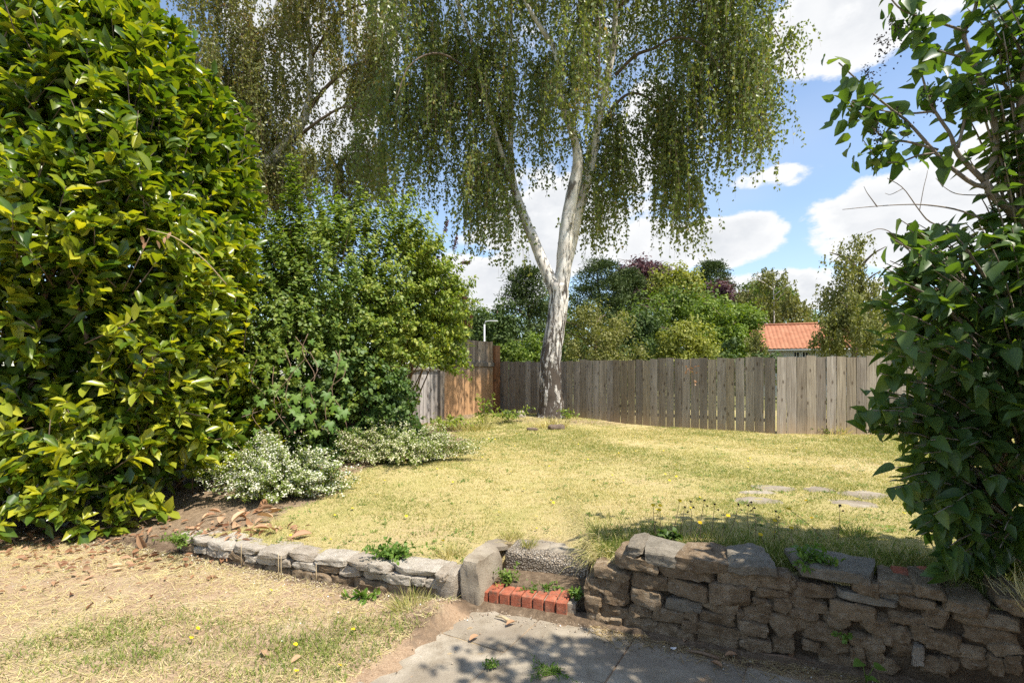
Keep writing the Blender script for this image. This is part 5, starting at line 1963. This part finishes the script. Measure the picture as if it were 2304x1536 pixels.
ln = rng.uniform(.014, .036, n) * tall * np.interp(gy, [3, 8, 13], [.85, 1.1, 1.3])
ang = rng.uniform(0, 2 * np.pi, n)
flat = rng.uniform(.5, 2.2, n) * np.interp(tall, [1, 1.9], [1, .4])
ax = norm(np.column_stack([np.cos(ang) * flat, np.sin(ang) * flat, np.ones(n)]))
wd = rng.uniform(.0026, .005, n) * np.interp(gy, [3, 6, 13], [.9, 1.5, 2.6])
isg = rng.random(n) < np.clip(.22 + .5 * green + .6 * (tall > 1.45), 0, .95)
tn = np.where(isg, rng.normal(.3, .13, n), rng.normal(.8, .14, n) + .12 * bare)
ln = ln * np.clip(1.05 - .35 * bare, .4, 1.5)
V, Fc = scatter(T_BLADE, gpos, ax, rnd_dir(n), ln, wd)
g = build('grass', V, Fc, L_GRASS, None, np.clip(tn, 0, 1))
tag(g, 'short parched grass covering the raised lawn', 'grass', kind='stuff')


nb = 700
x, y = blades(nb * 3, 3.0, 11.5, 1.5)
x, y = x[:nb], y[:nb]
k_ = 14
xx = np.repeat(x, k_) + rng.standard_normal(len(x) * k_) * np.repeat(rng.uniform(.008, .05, len(x)), k_)
yy = np.repeat(y, k_) + rng.standard_normal(len(x) * k_) * np.repeat(rng.uniform(.008, .05, len(x)), k_)
m_ = len(xx)
an_ = rng.uniform(0, 6.28, m_)
V, Fc = scatter(T_OVAL, np.column_stack([xx, yy, z_up(xx, yy) + .004]), np.column_stack([np.cos(an_), np.sin(an_), rng.uniform(.1, .9, m_)]), np.tile((0, 0, 1.0), (m_, 1)) + rnd_dir(m_) * .4, rng.uniform(.012, .035, m_), rng.uniform(.005, .014, m_))
o = build('lawn_weeds', V, Fc, L_GREEN, None, np.repeat(np.clip(np.repeat(rng.normal(.5, .22, len(x)), k_) + rng.normal(0, .1, m_), 0, 1), len(T_OVAL[1])))
tag(o, 'small green weeds and clover speckling the dry lawn', 'weeds', kind='stuff')


def tuft_arrays(c, r, n, l0, l1, w=.004, lean=.5, T=T_BLADE2, zf=None, out=0.8):
    a = rng.uniform(0, 2 * np.pi, n)
    rr = r * np.sqrt(rng.random(n))
    x = c[0] + np.cos(a) * rr
    y = c[1] + np.sin(a) * rr
    z = np.full(n, c[2]) if zf is None else zf(x, y)
    ax_ = norm(np.column_stack([np.cos(a) * out * rr / r + rng.standard_normal(n) * lean, np.sin(a) * out * rr / r + rng.standard_normal(n) * lean, np.ones(n)]))
    return scatter(T, np.column_stack([x, y, z - .004]), ax_, rnd_dir(n) * .5 + np.array((0, 0, .3)), rng.uniform(l0, l1, n), w)


# rough longer grass in the strip above the right wall, and dry wisps along its edge
parts_ = []
nb = 15000
x = rng.uniform(.55, 3.6, nb)
y = y_wall(x) + .2 + np.abs(rng.standard_normal(nb)) * .32
ang = rng.uniform(0, 2 * np.pi, nb)
ax = norm(np.column_stack([np.cos(ang) * .55, np.sin(ang) * .55, np.ones(nb)]))
V, Fc = scatter(T_BLADE2, np.column_stack([x, y, z_up(x, y) - .004]), ax, rnd_dir(nb), rng.uniform(.035, .1, nb), rng.uniform(.003, .005, nb))
tn = np.where(rng.random(nb) < .86, rng.normal(.22, .12, nb), rng.normal(.75, .12, nb))
o = build('rough_grass', V, Fc, L_GRASS, None, np.repeat(np.clip(tn, 0, 1), 3))
tag(o, 'longer green grass fringe along the top of the right stone wall', 'grass', kind='stuff')

# dry grass draped at the wall end by the step
parts_ = []
nb = 300
t = rng.random(nb)
x = .50 + .14 * t + rng.standard_normal(nb) * .04
y = y_wall(x) + rng.uniform(.16, .6, nb)
z = z_up(x, y)
axd = norm(np.column_stack([-.7 + rng.standard_normal(nb) * .35, -.5 + rng.standard_normal(nb) * .35, rng.uniform(-.1, .8, nb)]))
V, Fc = scatter((T_BLADE2[0] * np.array((1, 1, 2.2)), T_BLADE2[1]), np.column_stack([x, y, z + .01]), axd, np.tile((0, 0, 1.0), (nb, 1)) + rnd_dir(nb) * .4, rng.uniform(.07, .19, nb), .0032)
o = build('dry_grass_clump', V, Fc, L_GRASS, None, np.repeat(np.clip(rng.normal(.68, .2, nb), 0, 1), 3))
tag(o, 'dry grass draped over the end of the right wall beside the step', 'grass')

# straw and grass on the lower ground
nb = 46000
y = 2.2 + 2.3 * rng.random(nb)
x = rng.uniform(-5, -.2, nb)
u = x * E1[0] + y * E1[1]
ok = (u < PATIO_U - .02) & (y < y_wall(x) - .03) & (np.abs(x) < 1.1 * y + .4)
x, y = x[ok], y[ok]
nb = len(x)
pz = z_low(x, y)
gl = low_noise(np.column_stack([x, y, 0 * x]), 2.0, 77)
patch = np.exp(-((x + 1.5) / 1.0) ** 2 - ((y - 2.8) / .33) ** 2) * (.75 + .5 * low_noise(np.column_stack([x, y, 0 * x]), 6, 3))
pgreen = np.clip(patch * 1.15 + .12 * gl, 0, .92)
thin_ = rng.random(nb) < np.clip(.62 + .5 * low_noise(np.column_stack([x, y, 0 * x]), 4, 61) + pgreen, .2, 1)
isg = rng.random(nb) < pgreen
ang = rng.uniform(0, 2 * np.pi, nb)
fl_ = np.where(isg, .8, 5.0)
ax = norm(np.column_stack([np.cos(ang) * fl_, np.sin(ang) * fl_, np.ones(nb)]))
ln = np.where(isg, rng.uniform(.025, .06, nb), rng.uniform(.03, .11, nb))
V, Fc = scatter(T_BLADE, np.column_stack([x, y, pz + .002])[thin_], ax[thin_], np.tile((0, 0, 1.0), (thin_.sum(), 1)) + rnd_dir(thin_.sum()) * .5, ln[thin_], rng.uniform(.0022, .0045, thin_.sum()))
tn = np.where(isg, rng.normal(.28, .12, nb), rng.normal(.82, .14, nb))[thin_]
o = build('straw_litter', V, Fc, L_GRASS, None, np.clip(tn, 0, 1))
tag(o, 'dead straw and sparse grass on the lower ground left of the patio', 'straw', kind='stuff')

nb = 9000
x = rng.normal(-1.5, .75, nb)
y = rng.normal(2.83, .2, nb)
cl_ = low_noise(np.column_stack([x, y, 0 * x]), 7, 15) + .8 * low_noise(np.column_stack([x, y, 0 * x]), 15, 18)
ok = (x * E1[0] + y * E1[1] < PATIO_U - .04) & (cl_ + rng.normal(0, .25, nb) > .05)
x, y = x[ok], y[ok]
nb = len(x)
an_ = rng.uniform(0, 6.28, nb)
V, Fc = scatter(T_BLADE2, np.column_stack([x, y, z_low(x, y)]), np.column_stack([np.cos(an_) * .9, np.sin(an_) * .9, np.ones(nb)]), np.tile((0, 0, 1.0), (nb, 1)) + rnd_dir(nb) * .5, rng.uniform(.02, .05, nb), rng.uniform(.003, .006, nb))
o = build('green_grass', V, Fc, L_GRASS, None, np.repeat(np.clip(rng.normal(.22, .14, nb), 0, 1), 3))
tag(o, 'patch of fresh green grass in the straw at the bottom left', 'grass', kind='stuff')

# fallen laurel leaves under the bush
nb = 640
y = rng.normal(4.2, .36, nb)
x = rng.uniform(-5.2, -1.75, nb)
ok = (y < y_wall(x) + .55) & ((y > y_wall(x) + .2) | (x < -2.1))
x, y = x[ok], y[ok]
zz = np.where(y < y_wall(x), z_low(x, y), np.maximum(z_up(x, y), z_low(x, y)))
nb = len(x)
ax = np.column_stack([rng.standard_normal(nb), rng.standard_normal(nb), rng.uniform(-.1, .35, nb)])
L = rng.uniform(.02, .085, nb)
V, Fc = scatter(T_LAUREL, np.column_stack([x, y, zz + .018]), ax, np.tile((0, 0, 1.0), (nb, 1)) + rnd_dir(nb) * .9, L, L * rng.uniform(.25, .5, nb))
o = build('leaf_litter', V, Fc, L_DEAD, None, tints(nb, T_LAUREL, .28, .5), True)
tag(o, 'brown fallen leaves strewn on the soil under the laurel', 'leaf litter', kind='stuff')

# grit and crumbs on the bare earth and along the patio edges
nb = 9000
x = rng.uniform(-4.6, 2.6, nb)
y = np.where(rng.random(nb) < .45, y_wall(x) - np.abs(rng.standard_normal(nb)) * .14, rng.uniform(2.2, 4.2, nb))
u = x * E1[0] + y * E1[1]
edge_ = np.abs(u - PATIO_U)
on_patio = u > PATIO_U
ok = (y < y_wall(x) - .005) & (~on_patio | (rng.random(nb) < np.maximum(np.exp(-edge_ / .12), np.exp(-(y_wall(x) - y) / .1)) + .05))
x, y, on_patio = x[ok], y[ok], on_patio[ok]
nb = len(x)
zz = np.where(on_patio, .016, z_low(x, y) + .002)
sz = rng.uniform(.004, .013, nb)
T_GRIT = (np.array([(-.5, -.4, 0), (.5, -.35, 0), (.05, .5, 0), (0, 0, .6)]), np.array([(0, 1, 3), (1, 2, 3), (2, 0, 3)]))
an_ = rng.uniform(0, 6.28, nb)
V, Fc = scatter(T_GRIT, np.column_stack([x, y, zz]), np.column_stack([np.cos(an_), np.sin(an_), 0 * an_]), np.tile((0, 0, 1.0), (nb, 1)), sz, sz)
L_GRIT = leaf_mat('grit', [(0, (.1, .07, .045)), (.5, (.3, .23, .16)), (.9, (.5, .43, .34)), (1, (.7, .67, .6))], .0, .9, .1)
o = build('grit', V, Fc, L_GRIT, None, tints(nb, T_GRIT, .28, .45))
tag(o, 'grit and soil crumbs scattered over the bare ground and patio edges', 'grit', kind='stuff')

# heap of big curled leaves above the left wall, each a thing
T_CURL = leaf_template([(.12, .5), (.35, .95), (.65, 1.0), (.88, .55)], .2, .1)
curl_m = []
for i in range(4):
    oo = build('curled_leaf', T_CURL[0], T_CURL[1], L_DEAD, None, np.full(len(T_CURL[1]), .5 + .15 * i), True)
    curl_m.append(oo.data)
    bpy.data.objects.remove(oo)
for i in range(22):
    px, py = rng.uniform(455, 620), rng.uniform(1146, 1198)
    z = .2
    Yd = F * (CAM_H - z) / (py - HOR)
    x = (px - 1152) / F * Yd
    zz = float(z_up(x, Yd)) + rng.uniform(.012, .05)
    o = place('curled_leaf', curl_m[i % 4], None, leaf_matrix(np.array((x, Yd, zz)), np.array((rng.standard_normal(), rng.standard_normal(), rng.uniform(0, .5))), np.array((0, 0, 1.0)) + rnd_dir(1)[0] * .9, rng.uniform(.07, .16), rng.uniform(.035, .07)))
    tag(o, 'big curled tan leaf in the heap above the left stone wall', 'dead leaf', 'curled dead leaves heaped by the left wall')
for (px, py, Yd, lab) in [(310, 1215, 4.35, 'large dry brown leaf hanging under the laurel at its right end'), (110, 1235, 4.3, 'dry brown leaf cluster hanging at the bottom of the laurel near the left edge'), (655, 1212, 4.05, 'single rust coloured leaf lying on the lawn above the left wall')]:
    p = P(px, py, Yd)
    if 'lawn' in lab:
        p[2] = float(z_up(p[0], p[1])) + .02
    o = place('dead_leaf', curl_m[1], None, leaf_matrix(p + np.array((0, 0, .05 if 'hang' in lab else .0)), np.array((.3, .2, -.9 if 'hang' in lab else .05)), np.array((.2, -.9, .3 if 'hang' in lab else 2.0)), .16, .06))
    tag(o, lab, 'dead leaf')

# patio litter
dead_spots = [(1077, 1440, 'curled dark red dead leaf alone on the patio left of the brick step'), (1160, 1408, 'pale yellow dead leaf on the patio below the brick step'), (1625, 1513, 'orange dead leaf on the patio near the bottom edge'),
              (1538, 1455, 'reddish dead leaf at the foot of the right wall beside the white scrap'), (1660, 1485, 'broad brown dead leaf at the foot of the right wall'), (1780, 1493, 'long dark dead leaf lying along the wall foot near the seedling'), (595, 1487, 'beige dead leaf on the grassy patch at bottom left'), (655, 1503, 'small orange dead leaf next to a dandelion at bottom left')]
for (px, py, lab) in dead_spots:
    Yd = F * CAM_H / (py - HOR)
    x = (px - 1152) / F * Yd
    o = place('dead_leaf', curl_m[rng.integers(3)], None, leaf_matrix(np.array((x, Yd, .028)), np.array((rng.standard_normal(), rng.standard_normal(), .1)), np.array((0, 0, 1.0)) + rnd_dir(1)[0] * .3, .07, .032))
    tag(o, lab, 'dead leaf')
for (px, py, ang_, ln_, lab) in [(1580, 1482, -.5, .17, 'short brown stick on the patio below the white scrap'), (1760, 1490, -.35, .3, 'long dark stick at the foot of the right wall'), (1130, 1400, -.6, .1, 'thin straw stalk on the patio below the brick step')]:
    Yd = F * CAM_H / (py - HOR)
    x = (px - 1152) / F * Yd
    c = np.array((x, Yd, .026))
    dv = np.array((math.cos(ang_), math.sin(ang_), 0)) * ln_ / 2
    V, Fc = tube([c - dv, c + np.array((0, .006, .006)), c + dv], [.004, .008, .009] if ln_ < .2 else [.005, .007, .004], 6, .08)
    o = build('stick', V, Fc, M_TWIG if ln_ > .12 else M_DRYSTALK, None, origin=c)
    tag(o, lab, 'stick')
Yd = F * CAM_H / (1465 - HOR)
me = rock_mesh('paper_scrap', M_FRAME, .035, .02, .006, 4, 3, .2, 2)
o = place('paper_scrap', me, None, frame_mat(((1515 - 1152) / F * Yd, Yd, .02), .3, .1, .1))
tag(o, 'crumpled white scrap on the patio at the foot of the right wall', 'litter')
# debris drift along the wall foot
nb = 1500
x = rng.uniform(.45, 2.0, nb)
y = y_wall(x) - np.abs(rng.standard_normal(nb)) * .09 - .01
ax = np.column_stack([rng.standard_normal(nb) + .8, rng.standard_normal(nb) - .4, rng.standard_normal(nb) * .12])
V, Fc = scatter(T_BLADE, np.column_stack([x, y, np.full(nb, .018)]), ax, np.tile((0, 0, 1.0), (nb, 1)), rng.uniform(.02, .09, nb), rng.uniform(.002, .006, nb))
o = build('debris', V, Fc, L_STRAW, None, np.clip(rng.normal(.3, .25, nb), 0, 1))
tag(o, 'drift of straw and bits along the foot of the right wall', 'debris', kind='stuff')
# soil ramp between wall foot and slabs
n_ = 60
xs_ = np.linspace(-.35, 3.2, n_)
Vs = []
for x in xs_:
    y = float(y_wall(x))
    for k, (dy, z) in enumerate([(-.13, .006), (-.06, .016), (0.0, .03), (.06, .04)]):
        nz = mnoise.noise(Vector((x * 7, k * 3.3, 0)))
        Vs.append((x, y + dy + .035 * nz, z + .012 * mnoise.noise(Vector((x * 13, k * 5, 2))) - (.02 if k == 0 else 0)))
o = build('soil', np.array(Vs), grid(4, n_, 0, 0)[:, ::-1], M_SOIL, None, smooth=True)
tag(o, 'brown soil gathered along the foot of the walls and step', kind='structure')


# ------------------------------------------------------------------ weeds and small flowers
def weed(name, label, cat, c, n, r, hgt, Lf, wr, mat=L_GREEN, T=T_OVAL, base=.55, stem=True, droop=.1):
    c = np.array(c, float)
    root = thing(name, label, cat, c)
    P2 = c + np.column_stack([rng.standard_normal(n) * r, rng.standard_normal(n) * r * .8, rng.uniform(.3, 1, n) * hgt])
    P0 = np.tile(c, (n, 1)) + rng.standard_normal((n, 3)) * np.array((r * .25, r * .25, 0))
    P1 = (P0 * .4 + P2 * .6) + np.array((0, 0, hgt * .2))
    pos, ax_, nr_, _ = shoot_leaves(P0, P1, P2, 9, .25, .9, .5, droop, .8)
    L = Lf * rng.uniform(.6, 1.25, len(pos))
    V, Fc = scatter(T, pos, ax_, nr_, L, L * wr)
    build('foliage', V, Fc, mat, root, tints(len(pos), T, .2, base))
    tb = [tube(np.array([P0[i], P1[i], P2[i]]), np.array([.0025, .002, .001]), 3) for i in range(n)]
    V, Fc = cat_arrays(tb)
    build('stems', V, Fc, mat, root, np.full(len(Fc), base))
    return root


def on_up(px, py, z=None):
    Yd = 4.0
    for _ in range(12):
        x = (px - 1152) / F * Yd
        Yd = F * (CAM_H - float(z_up(x, Yd))) / (py - HOR)
    x = (px - 1152) / F * Yd
    return np.array((x, Yd, float(z_up(x, Yd))))


def on_low(px, py):
    Yd = F * (CAM_H - .02) / (py - HOR)
    return np.array(((px - 1152) / F * Yd, Yd, .02))


weed('parsley_weed', 'fresh green parsley like weed behind the left stone wall', 'weed', on_up(885, 1258), 60, .1, .11, .028, .7)
weed('ivy_weed', 'bluish green leafy weed on the lawn edge behind the slate cap stone', 'weed', on_up(1503, 1228), 16, .035, .09, .045, .75, L_BLUEG)
p = wall_at_px(1845)[0]
weed('wall_weed', 'bright green weed growing on top of the right wall', 'weed', (p[0], p[1] + .08, .46), 26, .07, .14, .045, .35)
weed('wall_weed', 'small weed sprig rising from the mossy cap stone', 'weed', (wall_at_px(1850)[0][0] + .06, wall_at_px(1850)[0][1] + .02, .45), 7, .02, .14, .03, .4)
weed('step_weed', 'yellow green weed in the corner of the concrete step by the pier', 'weed', (-.02, 3.42, .1), 30, .05, .11, .022, .5, base=.75)
weed('step_weed', 'low weed growing between the bricks of the step', 'weed', (.2, 3.34, .1), 18, .09, .03, .022, .5)
weed('step_weed', 'weed growing at the right end of the brick row', 'weed', (.40, 3.2, .09), 20, .03, .08, .024, .5)
weed('patio_weed', 'small moss green tuft in the patio joint near the bottom', 'weed', on_low(1105, 1500), 18, .03, .025, .016, .5)
weed('patio_weed', 'flat grassy weed along the patio joint left of the straight patio shadow', 'weed', on_low(1245, 1510), 26, .06, .02, .02, .3)
weed('wall_weed', 'sprig of small pale leaves hanging on the face of the right wall', 'weed', (wall_at_px(1880)[0][0], wall_at_px(1880)[0][1] - .06, .18), 7, .03, .05, .02, .7, base=.7)
weed('leafy_weed', 'green weed at the fence foot next to the rust brown post', 'weed', on_up(1140, 950), 26, .3, .36, .075, .6, L_SHRUB)
weed('leafy_weed', 'weed sprouting at the right side of the birch foot', 'weed', on_up(1278, 950), 14, .12, .34, .07, .6, L_SHRUB)
weed('leafy_weed', 'climbing weed against the sunlit fence panel', 'weed', on_up(1092, 952), 18, .16, .7, .07, .6, L_SHRUB)
weed('leafy_weed', 'weedy green growth at the foot of the silvery fence panel', 'weed', on_up(1000, 968), 40, .4, .3, .07, .6, L_SHRUB, base=.7)
weed('leafy_weed', 'low green weed at the foot of the fence behind the lilac', 'weed', on_up(1855, 975), 20, .15, .12, .07, .4, L_SHRUB)
weed('moss_weed', 'yellow green mossy plant hanging at the left end of the low wall', 'weed', (-2.72, 4.2, .1), 40, .1, .1, .025, .5, base=.85)
weed('leafy_weed', 'broad leaved weed in the straw below the left wall', 'weed', on_low(812, 1350), 9, .05, .04, .06, .35)

# heart leaved seedling at the foot of the right wall
sd_c = np.array((wall_at_px(1930)[0][0] - .02, wall_at_px(1930)[0][1] - .09, .02))
seedl = thing('seedling', 'young seedling with two heart shaped leaves at the foot of the right wall', 'seedling', sd_c)
lp_ = np.array([sd_c + np.array(v) for v in [(-.02, 0, .1), (.03, -.01, .085), (.0, -.02, .035), (.015, .0, .03)]])
la = np.array([(-.9, -.3, .0), (.9, -.3, 0), (.6, -.6, .1), (-.6, -.6, .1)])
for i in range(4):
    V, Fc = scatter(T_LILAC_F, lp_[i:i + 1], la[i:i + 1], np.array([(0, -.3, 1.0)]), np.array([.055 if i < 2 else .04]), np.array([.05 if i < 2 else .036]))
    build('leaf', V, Fc, L_GREEN, seedl, np.full(len(Fc), .6), True)
    V, Fc = tube(np.array([sd_c, (sd_c + lp_[i]) / 2 + np.array((0, 0, .01)), lp_[i]]), np.array([.002, .002, .0015]), 5)
    build('stem', V, Fc, L_GREEN, seedl, np.full(len(Fc), .7))

# grass tufts
for (c, r, n_, l0, l1, base, lab) in [
    (on_low(925, 1372), .09, 260, .06, .17, .45, 'green grass tuft at the foot of the left wall near the pier'),
    (on_up(1190, 1232), .04, 120, .05, .11, .5, 'grass tuft between the flagstones above the step'),
    (on_up(1015, 1248), .09, 200, .05, .11, .6, 'dry grass tuft tucked behind the concrete pier'),
    (np.array((2.35, 2.25, .44)), .1, 260, .1, .24, .85, 'bleached dry grass hanging over the right wall near the frame edge'),
    (on_up(1150, 1210), .08, 160, .04, .09, .55, 'short grass tuft left of the flagstones'),
    (on_up(1930, 1205), .1, 170, .05, .11, .3, 'bright green grass tuft in front of the lilac'),
    (on_up(1870, 975), .3, 200, .1, .3, .8, 'tall dry grass at the foot of the paler fence'),
    (on_up(1240, 958), .35, 420, .08, .26, .75, 'dry grass around the foot of the birch'),
    (on_up(1060, 965), .45, 500, .1, .25, .55, 'rough grass in front of the sunlit fence panel'),
]:
    V, Fc = tuft_arrays(c, r, n_, l0, l1, .004 if c[1] < 6 else .009, .35)
    o = build('grass_tuft', V, Fc, L_GRASS, None, np.repeat(np.clip(rng.normal(base, .16, n_), 0, 1), 3), origin=c)
    tag(o, lab, 'grass tuft')


# yellow flowers
def disc(r, k=8):
    V = [(0, 0, .002)] + [(r * math.cos(i / k * 2 * math.pi), r * math.sin(i / k * 2 * math.pi), .004 * (i % 2)) for i in range(k)]
    return np.array(V), np.array([(0, 1 + i, 1 + (i + 1) % k) for i in range(k)])


dv, df = disc(.012)
tv, tf = tube([(0, 0, -.035), (0.002, 0, 0)], [.0012, .0012], 3)
fo = build('petals', dv, df, L_YELLOW, None, np.full(len(df), .6)); f_me = fo.data; bpy.data.objects.remove(fo)
fo = build('stem', tv, tf, L_GREEN, None, np.full(len(tf), .6)); s_me = fo.data; bpy.data.objects.remove(fo)


def flower(c, s, label, group, tilt=.3):
    r = thing('yellow_flower', label, 'flower', c, group)
    for me, nm in ((f_me, 'petals'), (s_me, 'stem')):
        o = bpy.data.objects.new(nm, me)
        COL.objects.link(o)
        o.parent = r
        o.scale = (s, s, 1) if nm == 'petals' else (1, 1, 1)
        o.location = (0, 0, .035)
        if nm == 'petals':
            o.rotation_euler = (random.uniform(-tilt, tilt) + .35, random.uniform(-tilt, tilt), random.uniform(0, 3))
    return r


k = 0
while k < 85:
    y = 3.4 + 6.4 * random.random() ** 1.6
    x = random.uniform(-1.9, 4.5)
    if abs(x) > y * .95 or not inside_lawn(np.array([x]), np.array([y]))[0]:
        continue
    flower((x, y, float(z_up(x, y)) - .004), random.uniform(.7, 1.25), 'tiny yellow flower dotted in the dry raised lawn', 'yellow flowers in the raised lawn')
    k += 1
for (px, py, lab) in [(445, 1418, 'upper one of two dandelions at the left of the grassy patch'), (665, 1455, 'dandelion in the middle of the grassy patch left of the patio'), (765, 1503, 'dandelion closest to the left edge of the patio'), (430, 1440, 'lower one of two dandelions at the left of the grassy patch'), (667, 1516, 'dandelion at the bottom of the picture next to a small orange dead leaf'), (610, 1330, 'dandelion nearest the foot of the low left wall'), (795, 1420, 'dandelion between the broad leaved weed and the patio')]:
    c = on_low(px, py + 8)
    flower(c, 1.0, lab, 'dandelions on the lower ground')
# tall hawkweed stems above the right wall
for (px, py, hgt, yel) in [(1480, 1222, .25, 1), (1492, 1205, .2, 1), (1510, 1215, .27, 1), (1530, 1210, .2, 0), (1552, 1212, .24, 0), (1575, 1216, .26, 0), (1600, 1210, .22, 0), (1638, 1208, .22, 0), (1700, 1215, .24, 0), (1755, 1222, .2, 0), (1740, 1225, .16, 1), (1560, 1225, .14, 1), (1625, 1222, .18, 1), (1885, 1222, .24, 0), (1860, 1218, .3, 1), (1790, 1232, .12, 1), (1722, 1240, .1, 1), (1470, 1205, .18, 1), (1690, 1205, .2, 0)]:
    c = on_up(px, py)
    lean = np.array((random.uniform(-.06, .06), random.uniform(-.03, .03), hgt))
    if px == 1860:
        lean = np.array((-.22, .05, .2))
    r = thing('hawkweed', 'thin hawkweed stem with a yellow flower above the right wall' if yel else 'thin hawkweed stem with a dark seed head above the right wall', 'wildflower', c, 'hawkweed stems with yellow flowers' if yel else 'hawkweed stems gone to seed')
    p_, r_ = spline([c, c + lean * .5 + np.array((random.uniform(-.015, .015), 0, 0)), c + lean], [.0022, .0018, .0014], 7)
    V, Fc = tube(p_, r_, 4)
    build('stem', V, Fc, M_TWIG, r)
    if yel:
        V, Fc = disc(.014, 10)
        V = V @ np.array(Matrix.Rotation(.5, 3, 'X')).T + c + lean
        build('petals', V, Fc, L_YELLOW, r, np.full(len(Fc), .3))
    else:
        for s_, off in ((1, (0, 0, 0)), (.8, (.02, 0, -.035))):
            n_ = 14
            qd = rnd_dir(n_)
            V, Fc = scatter(T_DIA, np.tile(c + lean + np.array(off), (n_, 1)), qd + np.array((0, 0, .8)), rnd_dir(n_), .014 * s_, .008)
            build('seed_head', V, Fc, L_PANICLE, r, np.full(len(Fc), .5))

# dry stalks leaning against the left wall
for q_, (px, top, bot) in enumerate([(551, 1218, 1280), (634, 1240, 1306), (640, 1245, 1308), (718, 1262, 1313), (957, 1282, 1326)]):
    Yd = float(F * CAM_H / (bot - HOR)) - .0
    a, b = P(px, bot, Yd), P(px - 2, top, Yd - .02)
    a[1] -= .05; b[1] -= .04
    V, Fc = tube([a, (a + b) / 2 + np.array((.004, -.01, 0)), b], [.0028, .0025, .002], 4)
    o = build('dry_stalk', V, Fc, M_DRYSTALK, None, origin=a)
    tag(o, ['leftmost single dry stalk standing against the left wall face', 'left one of the close pair of dry stalks against the left wall', 'right one of the close pair of dry stalks against the left wall', 'single dry stalk against the middle of the left wall', 'dry stalk against the left wall nearest the concrete pier'][q_], 'stalk', 'dry stalks against the left wall')

# stone, bark chunks by the birch, twig on the fence
c = on_up(1172, 938)
me = rock_mesh('pale_stone', M_STONE_PALE, .22, .15, .2, 71, 3, .2, 3)
tag(place('pale_stone', me, None, frame_mat(c + np.array((0, 0, .05)), .4)), 'pale pointed stone at the left of the birch foot', 'stone')
c = on_up(1252, 965)
me = rock_mesh('bark_chunk', M_BARK, .34, .16, .1, 72, 4, .25, 4)
tag(place('bark_chunk', me, None, frame_mat(c + np.array((0, 0, .04)), .2)), 'larger dark chunk of bark on the soil before the birch', 'bark')
c = on_up(1198, 968)
me = rock_mesh('bark_chunk', M_BARK, .22, .12, .07, 73, 4, .25, 3)
tag(place('bark_chunk', me, None, frame_mat(c + np.array((0, 0, .02)), -.2)), 'smaller dark chunk of bark left of the birch roots', 'bark')
tq = A1 + (np.array(A0) - np.array(A1)) * .27
p = P(1552, 828, 10.75)
tg_ = thing('dead_twig', 'small dead twig with russet leaves hanging over the back fence', 'twig', p)
V, Fc = tube([p + np.array((.05, .08, .2)), p + np.array((0, -.05, .1)), p + np.array((-.05, -.1, -.1)), p + np.array((.06, -.1, -.3))], [.006, .005, .004, .003], 4)
build('stem', V, Fc, M_TWIG, tg_)
n_ = 22
q = p + np.column_stack([rng.uniform(-.12, .12, n_), rng.uniform(-.12, -.06, n_), rng.uniform(-.1, .1, n_)])
q[-5:] = p + np.column_stack([rng.uniform(.04, .09, 5), np.full(5, -.1), rng.uniform(-.32, -.2, 5)])
V, Fc = scatter(T_OVAL, q, rnd_dir(n_) + np.array((0, 0, -.5)), rnd_dir(n_), .06, .035)
build('dead_leaves', V, Fc, L_DEAD, tg_, tints(n_, T_OVAL, .2, .6))
